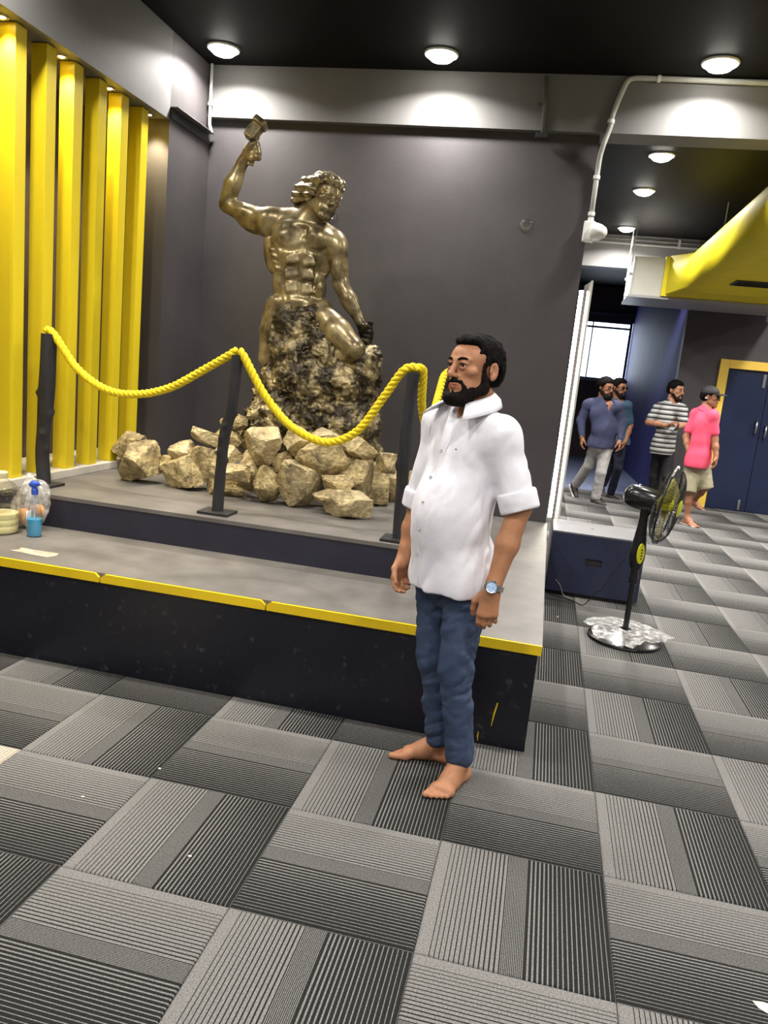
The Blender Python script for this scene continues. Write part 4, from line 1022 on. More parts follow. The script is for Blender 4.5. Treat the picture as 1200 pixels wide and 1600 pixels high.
# rough rock under the figure
S4 = SDF()
def E4(px, py, dz, rx, ry, rz, k=14, rot=0): E_(px, py, dz, rx, ry, rz, k, rot, s=S4)
E4(462, 548, 14, 36, 62, 36, 10); E4(456, 508, 22, 22, 24, 20, 10, -14); E4(480, 508, 18, 16, 34, 18, 10, -20); E4(496, 496, 6, 18, 12, 16, 8)
E4(503, 545, 22, 20, 44, 26, 10, 24); E4(505, 600, 6, 78, 52, 52); E4(560, 590, 10, 26, 40, 34, 12); E4(566, 566, 16, 22, 22, 26, 10); E4(540, 590, 26, 34, 26, 24, 10)
E4(440, 612, 4, 38, 40, 42); E4(470, 660, 10, 82, 44, 60); E4(545, 660, 4, 46, 56, 50); E4(420, 660, 4, 34, 34, 44); E4(400, 690, 0, 30, 24, 40); E4(495, 705, 0, 100, 30, 60)
S4.half((0, 0, .621), (0, 0, -1))
def rock_disp(p):
    q = p + .03 * np.stack([fbm(p, 9, 2, 40), fbm(p, 9, 2, 41), fbm(p, 9, 2, 42)], 1)
    return -.030 * fbm(q, 7, 3, 11, True) + .034 * fbm(q, 15, 4, 12) - .016 * fbm(q, 38, 3, 13, True)
P, Q = S4.mesh(.0072, rock_disp, band=.09, smooth=0); P[:, 2] = np.maximum(P[:, 2], .6205)
mesh_obj('rock_base', P, Q, M_BRONZE_ROCK, statue, ST_O)

# ================================================================== rocks piled round the statue
M_ROCK = [mat('gold_dusted_rock_%d' % i, d_, rough=.55, metal=.15, col2=g_, vscale=v_, thresh=(.30, .60), bump=.012, bscale=b__) for i, (d_, g_, v_, b__) in enumerate((
    ((.10, .070, .030), (.58, .46, .23), 13.0, 45), ((.08, .055, .025), (.52, .41, .20), 15.0, 52), ((.13, .095, .045), (.62, .505, .28), 11.0, 40)))]
def ico(n=4):
    bm = bmesh.new(); bmesh.ops.create_icosphere(bm, subdivisions=n, radius=1.0)
    v = np.array([q.co for q in bm.verts]); f = [tuple(x.index for x in q.verts) for q in bm.faces]; bm.free(); return v, f
ICO_V, ICO_F = ico(5)
def rock(px, py, w, h, base_z=None, Y=None, depth=1.0, seed=0, label='', flat=.2, rot=0.0, boxy=8, ground=False):
    """w, h: apparent width and height in photo pixels"""
    rn = np.random.default_rng(seed + 100)
    if ground:
        c = at(px, py, Y=Y); k = (CAM_R[2] @ (c - CAM_C)) / F_PX; Y = at(px, py + h / 2, Z=.621)[1] + .55 * depth * (w + h) * k / 4
    c = at(px, py, Y=Y); dep = CAM_R[2] @ (c - CAM_C); k = dep / F_PX
    W, H = w * k / 2, h * k / 2; D = depth * (W + H) / 2
    v = ICO_V.copy()
    # facets: cut the ball with planes
    ns = [nrm(rn.normal(size=3)) for _ in range(boxy)] + [V(1, 0, 0), V(-1, 0, 0), V(0, 0, 1), V(0, 0, -1), V(0, -1, 0)]
    Rj = np.linalg.qr(np.eye(3) + .25 * rn.normal(size=(3, 3)))[0]
    ns = [Rj @ q for q in ns]; ds = [rn.uniform(.52, .76) for _ in ns]
    for n_, d_ in zip(ns, ds):
        t = v @ n_; over = t > d_; v[over] -= (t[over] - d_)[:, None] * n_ * .985
    q = v * 1.7 + seed * 3.1
    r = 1 + .06 * fbm(q, 1.0, 3, seed) + .060 * fbm(q, 2.6, 4, seed + 5, True) + .045 * fbm(q, 7.0, 4, seed + 9, True)
    v = v * r[:, None]
    lo, hi = v.min(0), v.max(0); v = (v - (lo + hi) / 2) / ((hi - lo) / 2)
    v = v * np.array([W, D, H])
    a = math.radians(rot); Rr = np.stack([AX, nrm(np.cross(AZ * 0 + V(0, 0, 1), AX)), V(0, 0, 1)], 1)
    R2 = np.array([[math.cos(a), 0, -math.sin(a)], [0, 1, 0], [math.sin(a), 0, math.cos(a)]])
    v = v @ R2.T
    # keep the apparent size after the turn
    e = (v.max(0) - v.min(0)) / 2; v[:, 0] *= W / e[0]; v[:, 2] *= H / e[2]
    if v[:, 2].min() + c[2] < .6205: v[:, 2] = np.maximum(v[:, 2], .6205 - c[2])
    me = bpy.data.meshes.new('rock'); me.from_pydata([tuple(p) for p in v], [], ICO_F); me.update()
    me.polygons.foreach_set('use_smooth', [True] * len(me.polygons)); me.set_sharp_from_angle(angle=math.radians(26))
    o = link('rock', me, M_ROCK[seed % 3], None, c); return tag(o, label, 'rock', 'gold painted rocks piled round the statue')
ROCKS = [
 (216, 722, 70, 70, 1.72, .9, 'big rounded gold rock standing alone at the left end of the pile', 0, 6),
 (209, 704, 56, 60, 1.98, .9, 'squarish rock behind the big rounded one at the left end', 0, 10),
 (287, 703, 46, 34, 2.0, .9, 'small round rock lying on the left part of the pile', 0, 5),
 (292, 733, 80, 64, 1.84, .8, 'wide wedge rock rising to the right, left of the kinked post', 22, 9),
 (260, 722, 26, 22, 2.0, .9, 'tiny rock wedged between the big rounded rock and the wide wedge rock', 0, 6),
 (322, 684, 56, 34, 2.02, .8, 'tilted pointed slab on top of the pile left of the post', -24, 9),
 (352, 686, 54, 40, 2.08, .8, 'flat gold rock behind the upper part of the kinked post', -8, 8),
 (364, 661, 48, 34, 2.18, .8, 'topmost left rock leaning against the statue base', 28, 9),
 (356, 710, 47, 31, 1.86, .9, 'block rock behind the post, third up from the floor', 0, 12),
 (360, 738, 60, 32, 1.80, .9, 'flat rock behind the post, second up from the floor', 0, 9),
 (354, 762, 77, 25, 1.74, .9, 'low flat rock lying on the deck behind the foot of the post', 0, 5),
 (411, 698, 66, 64, 1.92, .7, 'large smooth-faced block rock right of the kinked post', 6, 12),
 (464, 692, 50, 58, 2.0, .8, 'upright rock behind the falling stretch of rope', -8, 11),
 (508, 715, 88, 70, 1.94, .7, 'largest slanted slab under the lowest point of the rope', -22, 11),
 (506, 682, 54, 28, 2.1, .8, 'flat rock at the top of the pile behind the rope', 8, 8),
 (559, 704, 62, 48, 2.02, .8, 'angular rock below the right foot of the statue base', -18, 11),
 (417, 757, 48, 62, 1.80, .8, 'dark sided upright rock left of the biggest front cube', 4, 12),
 (466, 756, 70, 78, 1.74, .8, 'biggest cube-shaped rock at the front of the pile', 6, 11),
 (527, 756, 54, 32, 1.86, .9, 'smooth oval rock tucked under the largest slanted slab', 0, 5),
 (515, 776, 52, 26, 1.80, .9, 'dark low rock behind the front flat slab', 0, 9),
 (541, 787, 86, 48, 1.67, .6, 'flat slab lying foremost on the deck', 6, 12),
 (583, 755, 58, 68, 1.82, .8, 'rough rounded rock right of the front flat slab', 0, 7),
 (603, 724, 36, 34, 1.96, .9, 'small rock at the upper right of the pile', 0, 6),
 (615, 757, 34, 52, 1.84, .9, 'rock half hidden behind the right-hand post', 0, 7),
 (648, 748, 26, 40, 1.84, .9, 'reddish rock glimpsed between the right-hand post and the white shirt', 0, 7),
 (440, 730, 40, 60, 1.98, .9, 'shadowed filler rock deep between the block rocks', 0, 8),
 (390, 735, 40, 66, 1.97, .9, 'shadowed filler rock behind the upright dark sided rock', 0, 8),
 (325, 725, 44, 60, 2.02, .9, 'shadowed filler rock behind the wide wedge rock', 0, 8),
 (550, 745, 60, 60, 1.99, .9, 'shadowed filler rock behind the smooth oval rock', 0, 8),
 (490, 745, 40, 66, 1.98, .9, 'shadowed filler rock behind the biggest cube rock', 0, 8),
]
for i, (px, py, w_, h_, Y_, dp, lb, rt, bxy) in enumerate(ROCKS): rock(px, py, w_, h_, Y=Y_, depth=dp, seed=i * 3 + (i % 3), label=lb, rot=rt, boxy=bxy, ground=i in (0, 1, 3, 10, 16, 17, 20, 21, 23, 24))
# ================================================================== people
def hand(S, w, d, n, t, s=1.0, curl=(25, 35, 25), spread=.0, thumb_in=.3, k=.006):
    """w wrist, d finger direction, n palm-facing direction, t thumb side"""
    w, d, n, t = (np.asarray(q, float) for q in (w, d, n, t)); d = nrm(d); n = nrm(n - d * (n @ d)); t = nrm(t - d * (t @ d) - n * (t @ n))
    S.cone(w - d * .03 * s, w + d * .02 * s, .024 * s, .024 * s, .012)
    offs = (.027, .009, -.009, -.026); ml = (.088, .090, .085, .078); fl = (.070, .078, .072, .056)
    for i in range(4):
        b0 = w + d * .012 * s + t * offs[i] * .55 * s; kn = w + d * ml[i] * s + t * offs[i] * s - n * .003 * s
        S.cone(b0, kn, .0150 * s, .0118 * s, .012)
        p = kn; dd = d + t * offs[i] * spread * 12; dd = nrm(dd); ang = 0; r = .0092 * s
        for j, (fr_, cu) in enumerate(zip((.46, .31, .23), curl)):
            ang += math.radians(cu * (1 + .12 * (i - 1.5)))
            v = dd * math.cos(ang) + n * math.sin(ang); q = p + v * fl[i] * fr_ * s; r2 = r * (.93 if j < 2 else .82)
            S.cone(p, q, r, r2, k * .7); p = q; r = r2
    S.ell(w + d * .035 * s + t * .022 * s + n * .010 * s, (.018 * s,) * 3, None, .012)
    p = w + d * .022 * s + t * .026 * s + n * .006 * s
    v = nrm(t * .62 + d * .70 + n * thumb_in); q = p + v * .040 * s; S.cone(p, q, .0145 * s, .0115 * s, .010)
    v = nrm(t * .12 + d * .9 + n * (thumb_in + .2)); p2 = q + v * .031 * s; S.cone(q, p2, .0112 * s, .0098 * s, .005)
    v = nrm(t * -.08 + d * .95 + n * (thumb_in + .25)); S.cone(p2, p2 + v * .024 * s, .0098 * s, .0080 * s, .004)
def foot(S, a, d, side, s=1.0, z0=0.0):
    """a ankle, d toe direction, side = direction of the big-toe side"""
    a = np.asarray(a, float); d = nrm((d[0], d[1], 0)); t = nrm((side[0], side[1], 0)); t = nrm(t - d * (t @ d)); b = V(a[0], a[1], z0)
    S.ell(b - d * .035 * s + V(0, 0, .030 * s), (.032 * s, .032 * s, .031 * s), None, .02)
    S.cone(a, b + d * .07 * s + V(0, 0, .045 * s), .036 * s, .030 * s, .03); S.cone(b + d * .05 * s + V(0, 0, .042 * s), b + d * .125 * s + t * .008 * s + V(0, 0, .024 * s), .030 * s, .022 * s, .03)
    S.cone(b - d * .03 * s + V(0, 0, .022 * s), b + d * .12 * s - t * .02 * s + V(0, 0, .018 * s), .024 * s, .018 * s, .03)
    S.cone(b + d * .132 * s + t * .026 * s + V(0, 0, .019 * s), b + d * .115 * s - t * .034 * s + V(0, 0, .015 * s), .020 * s, .015 * s, .02)
    for i, (o, l, r) in enumerate(((.030, .055, .0135), (.011, .052, .0105), (-.006, .044, .0098), (-.021, .035, .0092), (-.035, .027, .0088))):
        p = b + d * (.138 - .0055 * i) * s + t * o * s + V(0, 0, .016 * s); q = p + d * l * .55 * s + V(0, 0, -.001); e = p + d * l * s * .95 + V(0, 0, (r - .014) * s)
        S.cone(p, q, r * s * 1.02, r * s * .95, .006); S.cone(q, e, r * s * .95, r * s * .95, .004)
def frame_from(fv):
    f = nrm((fv[0], fv[1], 0)); l = V(-f[1], f[0], 0); return f, l
def head_matrix(fv, pitch=0.0, roll=0.0):
    f, l = frame_from(fv); u = V(0, 0, 1); p = math.radians(pitch)
    f2 = f * math.cos(p) + u * math.sin(p); u2 = -f * math.sin(p) + u * math.cos(p); r = math.radians(roll)
    l2 = l * math.cos(r) + u2 * math.sin(r); u3 = -l * math.sin(r) + u2 * math.cos(r)
    return np.stack([l2, -f2, u3], 1)
def wrinkle(seed, amp, axis=(0, 0, 1), along=3.0, across=13.0):
    """cloth folds: long ridges that run along the given direction"""
    a = nrm(axis); b = nrm(np.cross(a, V(.31, .82, .12))); c = np.cross(a, b); B_ = np.stack([a * along, b * across, c * across * .8], 1)
    def fn(p):
        w = .035 * np.stack([fbm(p, 5, 2, seed), fbm(p, 5, 2, seed + 3), fbm(p, 5, 2, seed + 6)], 1); q = (p + w) @ B_
        m = .5 + .5 * fbm(p, 4.5, 2, seed + 31)
        return amp * (m * fbm(q, 1.0, 2, seed + 9, True) + .35 * fbm(p + w, 9, 2, seed + 20))
    return fn
def skin_mat(name, c): return mat(name, c, rough=.5, var=.10, vscale=26, bump=.0004, bscale=180, attr='Col', spec=.35)
def hair_mat(name, c): return mat(name, c, rough=.7, var=.35, vscale=120, bump=.003, bscale=150, stretch=(1, 1, .3), spec=.08)
M_HAIR = hair_mat('black_hair', (.0045, .0036, .0034))
M_BEARD = mat('black_beard', (.0095, .0068, .0058), rough=.75, var=.4, vscale=160, bump=.002, bscale=220, spec=.1)
M_EYE = mat('eye', (1, 1, 1), rough=.12, attr='Col', var=.001)
def eyeball(root, org, Hc, Mh, s, side, gaze):
    c = Hc + s * (Mh @ V(side * .031, -.0775, .0065)); r = .0122 * s; g = Mh @ nrm(gaze)
    bm = bmesh.new(); bmesh.ops.create_uvsphere(bm, u_segments=28, v_segments=20, radius=1.0)
    P = np.array([v.co for v in bm.verts]); fs = [tuple(v.index for v in f.verts) for f in bm.faces]; bm.free()
    me = bpy.data.meshes.new('eye'); me.from_pydata([tuple(p) for p in (P * r + c - org)], [], fs); me.update()
    me.polygons.foreach_set('use_smooth', [True] * len(me.polygons)); dg = P @ g
    col = np.where(dg[:, None] > .80, np.array([[.012, .008, .006]]), np.array([[.45, .40, .37]]))
    a = me.color_attributes.new('Col', 'FLOAT_COLOR', 'POINT'); cc = np.ones((len(P), 4), np.float32); cc[:, :3] = col; a.data.foreach_set('color', cc.ravel())
    return link('eye', me, M_EYE, root)
def brow(root, org, Hc, Mh, s, side, r=.0042):
    pts = [(.014, -.0945, .0245), (.026, -.0925, .0295), (.040, -.0845, .0285), (.050, -.074, .021)]
    MB().tube([Hc + s * (Mh @ V(side * x, y, z)) - org for x, y, z in pts], [r * .8 * s, r * s, r * .85 * s, r * .4 * s], 8).build('eyebrow', M_HAIR, root, smooth=True)
def lash(root, org, Hc, Mh, s, side):
    pts = [(.0165, -.0905, .0105), (.024, -.0925, .0125), (.033, -.0915, .0128), (.041, -.0870, .0105), (.046, -.0815, .0070)]
    MB().tube([Hc + s * (Mh @ V(side * x, y, z)) - org for x, y, z in pts], [.0008, .0014, .0016, .0014, .0008], 6).build('eyelash', M_HAIR, root, smooth=True)
def hair_cap(root, org, Hc, Mh, s, mtl, thick=.010, front=.056, side_cut=True, name='hair', h=.004, nape=-.055, seed=1, extra=None, rough=.004):
    S = SDF()
    def p(x, y, z): return Hc + s * (Mh @ V(x, y, z))
    S.ell(p(0, .017, .038), np.array((.0735 + thick * .75, .093 + thick * .8, .078 + thick)) * s, Mh, .02)
    S.ell(p(0, .045, -.005), np.array((.068 + thick * .6, .066 + thick * .6, .062)) * s, Mh, .02)
    if extra: extra(S, p, s, Mh)
    S.box(p(0, -.105, front - .105), np.array((.060, .045, .10)) * s, Mh, .012 * s, .012, 's')                   # face opening
    for q in (-1, 1):
        S.box(p(q * .085, -.060, front - .135), np.array((.022, .022, .10)) * s, Mh, .012 * s, .012, 's')         # temples
        S.box(p(q * .085, .015, -.078), np.array((.022, .030, .085)) * s, Mh, .006 * s, .006, 's')                # ear cut-out
    S.box(p(0, .05, nape - .06), np.array((.12, .12, .06)) * s, Mh, .004 * s, .006, 's')
    P, Q = S.mesh(h, lambda q: rough * fbm(q, 70, 3, seed)); return mesh_obj(name, P, Q, mtl, root, org)
def skin_colors(P, Hc, Mh, s, lips=True):
    c = np.ones((len(P), 3)); v = (P - Hc) @ Mh / s
    lip = (np.abs(v[:, 0]) < .024) & (v[:, 1] < -.083) & (np.abs(v[:, 2] + .0612 - .004 * (v[:, 0] / .024) ** 2) < .0095 * np.sqrt(np.clip(1 - (v[:, 0] / .0255) ** 2, 0, 1)) + .0005)
    if lips: c[lip] = (.80, .58, .60)
    return c

def build_person(name, label, root, f, J, Hc, Mh, hs, skin, shirt, pants, hand_l, hand_r, feet=None, shoes=None, h=.0085, hsd=.006, bulk=1.0, gaze=(0, -1, 0), group=None, hairfn=None, extra=None, sleeve='short', sleeve_r=.058, belly=0.0, pant_end=1.0, seed=1, hem_drop=0.0, pant_r=1.0, foot_scale=1.0, arm=1.0, calf=.038, trap=True):
    """one standing or walking figure: continuous body plus shirt, trousers, hair, eyes"""
    f, l = frame_from(f); o = V(*root, 0.0)
    r = empty('person', o, label=label, cat='person', group=group)
    B = np.stack([l, -f, V(0, 0, 1)], 1); N, Pv = J['neck'], J['pelvis']; ax = N - Pv
    def torso(S, e=0.0, kk=.04):
        S.ell(Pv + ax * .70, np.array((.150 * bulk + e, .100 * bulk + e, .165 + e)), B, kk)
        S.ell(Pv + ax * .36 + f * (.010 + belly), np.array((.138 * bulk + e, .100 * bulk + belly * .6 + e, .17 + e)), B, kk)
        S.ell(Pv + V(0, 0, .02), np.array((.142 * bulk + e, .100 * bulk + e, .12 + e)), B, kk)
        for q in 'LR':
            S.cone(N - V(0, 0, .035), J[q + 'sh'], .055 + e, .050 + e, kk)
            if trap: S.cone(N + V(0, 0, .025), J[q + 'sh'], .042 + e, .038 + e, kk)
    # ---- body
    S = SDF(); torso(S, -.006)
    for q in 'LR':
        S.cone(J[q + 'sh'], J[q + 'el'], .043 * arm, .037 * arm, .03); S.cone(J[q + 'el'], J[q + 'wr'] + (J[q + 'el'] - J[q + 'wr']) * .55, .037 * arm, .037 * arm, .02); S.cone(J[q + 'wr'] + (J[q + 'el'] - J[q + 'wr']) * .55, J[q + 'wr'], .036 * arm, .0245 * arm, .02)
        S.cone(J[q + 'hip'], J[q + 'kn'], .070, .046, .03); S.cone(J[q + 'kn'], J[q + 'kn'] * .6 + J[q + 'an'] * .4, calf - .005, calf, .02); S.cone(J[q + 'kn'] * .6 + J[q + 'an'] * .4, J[q + 'an'], calf - .001, .031, .02)
    S.cone(N - V(0, 0, .05), Hc + hs * (Mh @ V(0, .03, -.08)), .055 * hs, .050 * hs, .03)
    head_prims(S, Hc, Mh, hs, neck=False)
    hand(S, J['Lwr'], *hand_l[:3], **hand_l[3]); hand(S, J['Rwr'], *hand_r[:3], **hand_r[3])
    if feet:
        for q in 'LR': foot(S, J[q + 'an'], feet[q], (-l if q == 'L' else l), foot_scale, J[q + 'z'])
    P, Q = S.mesh(h); mesh_obj('body', P, Q, skin, r, o, skin_colors(P, Hc, Mh, hs))
    for q in (-1, 1): eyeball(r, o, Hc, Mh, hs, q, gaze); brow(r, o, Hc, Mh, hs, q); lash(r, o, Hc, Mh, hs, q)
    if hairfn: hairfn(r, o)
    # ---- shirt
    S = SDF(); torso(S, .012, .05); hz = shirt['hem']
    S.cone(Pv + V(0, 0, .02), V(Pv[0], Pv[1], hz - .03), .10 * bulk + .02, .10 * bulk + .02, .10)
    S.ell(V(Pv[0], Pv[1], hz + .03), np.array((.150 * bulk + .014, .112 * bulk + .014, .12)), B, .05)
    for q in 'LR':
        e0, e1 = J[q + 'sh'], J[q + 'el']
        if sleeve == 'short': S.cone(e0, e0 + (e1 - e0) * .70, sleeve_r * 1.03, sleeve_r, .035)
        elif sleeve == 'rolled': S.cone(e0, e0 + (e1 - e0) * .82, sleeve_r * .98, sleeve_r * 1.02, .05)
        else: S.cone(e0, e1, sleeve_r * 1.05, sleeve_r * .9, .035); S.cone(e1, J[q + 'wr'] * .9 + e1 * .1, sleeve_r * .9, .040, .02)
    S.half(V(0, 0, hz), (0, 0, -1), .004)
    S.cone(N + V(0, 0, .045) + f * .045, N + V(0, 0, .16) + f * .03, .048, .09, .012, 's')
    if shirt.get('vneck'):
        S.cone(N + f * .085 + V(0, 0, .03), N + f * .135 + V(0, 0, -.125), .040, .010, .006, 's'); S.cone(N + f * .12 + V(0, 0, .05), N + f * .19 + V(0, 0, -.12), .055, .012, .006, 's')
    P, Q = S.mesh(hsd, wrinkle(seed, shirt.get('wr', .006), shirt.get('fold', V(0, 0, 1) + l * .5)))
    shirt['P'] = P; sh = mesh_obj('shirt', P, Q, shirt['mat'], r, o)
    # ---- trousers
    S = SDF(); pr = pant_r; cuts = []
    S.ell(Pv + V(0, 0, -.01), np.array((.146 * bulk, .104 * bulk, .12)), B, .04)
    for q in 'LR':
        if pants.get('short'):
            e = J[q + 'hip'] + (J[q + 'kn'] - J[q + 'hip']) * pants['short']; S.cone(J[q + 'hip'], e, .088 * pr, .080 * pr, .03); dn = nrm(J[q + 'kn'] - J[q + 'hip']); t1 = nrm(np.cross(dn, V(0, 1, 0))); cuts.append((e + dn * .075, np.stack([t1, np.cross(dn, t1), dn], 1))); continue
        S.cone(J[q + 'hip'], J[q + 'kn'], .084 * pr, .060 * pr, .03)
        e = J[q + 'kn'] + (J[q + 'an'] - J[q + 'kn']) * pant_end
        S.cone(J[q + 'kn'], e, .060 * pr, pants.get('cuff', .048), .02)
    for c_, R_ in cuts: S.box(c_, np.array((.085, .085, .05)), R_, .004, .006, 's')
    P, Q = S.mesh(hsd, wrinkle(seed + 50, pants.get('wr', .007), l * .9 + V(0, 0, .45), 6, 24)); tr = mesh_obj(pants.get('name', 'trousers'), P, Q, pants['mat'], r, o)
    # ---- shoes
    if shoes:
        for q in 'LR':
            S = SDF(); a = J[q + 'an']; d = nrm(shoes[q]); up = nrm(V(0, 0, 1) - d * d[2]); a0 = a - up * .055
            S.cone(a0 - d * .03, a0 + d * .05, .038, .040, .02); S.cone(a0 + d * .05 - up * .005, a0 + d * .15 - up * .012, .040, .031, .02); S.cone(a, a0, .036, .038, .02)
            P, Q = S.mesh(.007); so__ = mesh_obj('shoe', P, Q, shoes['mat'], r, o)
            S = SDF(); side = np.cross(up, d); S.box(a0 + d * .055 - up * .036, np.array((.098, .030, .006)), np.stack([d, side, up], 1), .012, .01)
            P, Q = S.mesh(.007); mesh_obj('sole', P, Q, shoes.get('sole', M_WHITE), so__, o)
    if extra: extra(r, o, sh, tr)
    return r

def fold_collar(sh, o, nb, f, m, r=.078, h=.007):
    ff, ll_ = frame_from(f)
    for q in (-1, 1):
        S = SDF()
        for k in range(5):
            a = math.pi * (1 - k / 5.2); b2 = math.pi * (1 - (k + 1) / 5.2)
            S.cone(nb + ff * math.cos(a) * r + ll_ * q * math.sin(a) * r + V(0, 0, -.012 * k), nb + ff * math.cos(b2) * r + ll_ * q * math.sin(b2) * r + V(0, 0, -.012 * (k + 1)), .017, .017, .008)
        P, Q = S.mesh(h); mesh_obj('collar', P, Q, m, sh, o)
M_SKIN1 = skin_mat('warm_brown_skin', (.43, .20, .105))
M_SKIN2 = skin_mat('brown_skin', (.30, .135, .075))
M_SKIN3 = skin_mat('tan_brown_skin', (.36, .17, .10))
M_SHIRTW = mat('white_cotton', (.80, .79, .84), rough=.85, var=.03, vscale=30, bump=.0004, bscale=260, sheen=.1)
M_JEANS = mat('dark_blue_denim', (.030, .050, .105), rough=.85, col2=(.062, .088, .155), vscale=6, thresh=(.38, .68), bump=.0008, bscale=240)

# ------------------------------------------------ the man in the white shirt
f0 = V(-.66, -.75, 0); f_, l_ = frame_from(f0)
N0 = V(-.597, .385, 1.325); Hc0 = at(742, 578, Y=.37)
J = dict(neck=N0, pelvis=V(-.600, .39, .775), Lsh=N0 + l_ * .152 + V(0, 0, -.064), Rsh=N0 - l_ * .152 + V(0, 0, -.064),
         Lel=at(812, 792, Y=.265), Lwr=at(769, 922, Y=.215), Rel=at(655, 790, Y=.50), Rwr=at(632, 868, Y=.44),
         Lhip=V(-.600, .39, .76) + l_ * .078, Rhip=V(-.600, .39, .76) - l_ * .078,
         Lkn=V(-.545, .335, .43), Lan=V(-.492, .372, .085), Rkn=V(-.640, .445, .43), Ran=V(-.585, .498, .085), Lz=0.0, Rz=0.0)
Mh0 = head_matrix((-.64, -.77), 2, 2)
HS0 = .98
def hair_main(r, o):
    def ex(S, p, s, Mh):
        S.ell(p(0, -.044, .088), np.array((.052, .034, .022)) * s, Mh, .02)
        for q in (-1, 1): S.cone(p(q * .071, -.022, .03), p(q * .069, -.022, -.035), .009 * s, .007 * s, .01)
    hair_cap(r, o, Hc0, Mh0, HS0, M_HAIR, .0075, .066, extra=ex, h=.0032, rough=.005)
    S = SDF()
    def p(x, y, z): return Hc0 + HS0 * (Mh0 @ V(x, y, z))
    for q in (-1, 1):
        S.cone(p(q * .068, -.014, -.030), p(q * .060, -.010, -.060), .010, .014, .012); S.cone(p(q * .060, -.010, -.062), p(q * .024, -.074, -.102), .018, .019, .02)
        S.cone(p(q * .044, -.056, -.068), p(q * .028, -.072, -.097), .012, .015, .012)
        S.cone(p(0, -.0965, -.0430), p(q * .028, -.0835, -.0480), .0064, .0054, .005); S.cone(p(q * .028, -.0835, -.0480), p(q * .039, -.0710, -.066), .0050, .0055, .006); S.cone(p(q * .036, -.074, -.066), p(q * .034, -.072, -.088), .006, .011, .01)
    S.cone(p(-.024, -.076, -.104), p(.024, -.076, -.104), .021, .021, .015); S.cone(p(0, -.0885, -.0740), p(0, -.0905, -.090), .0030, .008, .006); S.ell(p(0, -.086, -.097), (.03, .018, .012), Mh0, .01)
    S.ell(p(0, -.05, -.102), (.045, .035, .024), Mh0, .015)
    for q in (-1, 1): S.cone(p(q * .0715, -.026, .020), p(q * .0685, -.020, -.034), .0055, .0085, .008)
    S.half(p(0, 0, .020), Mh0 @ V(0, .1, 1), .006)
    P, Q = S.mesh(.0033, lambda q: .0022 * fbm(q, 110, 2, 9)); mesh_obj('beard', P, Q, M_BEARD, r, o)
M_SEAM = mat('white_placket_cotton', (.80, .79, .83), rough=.85, var=.03, vscale=40)
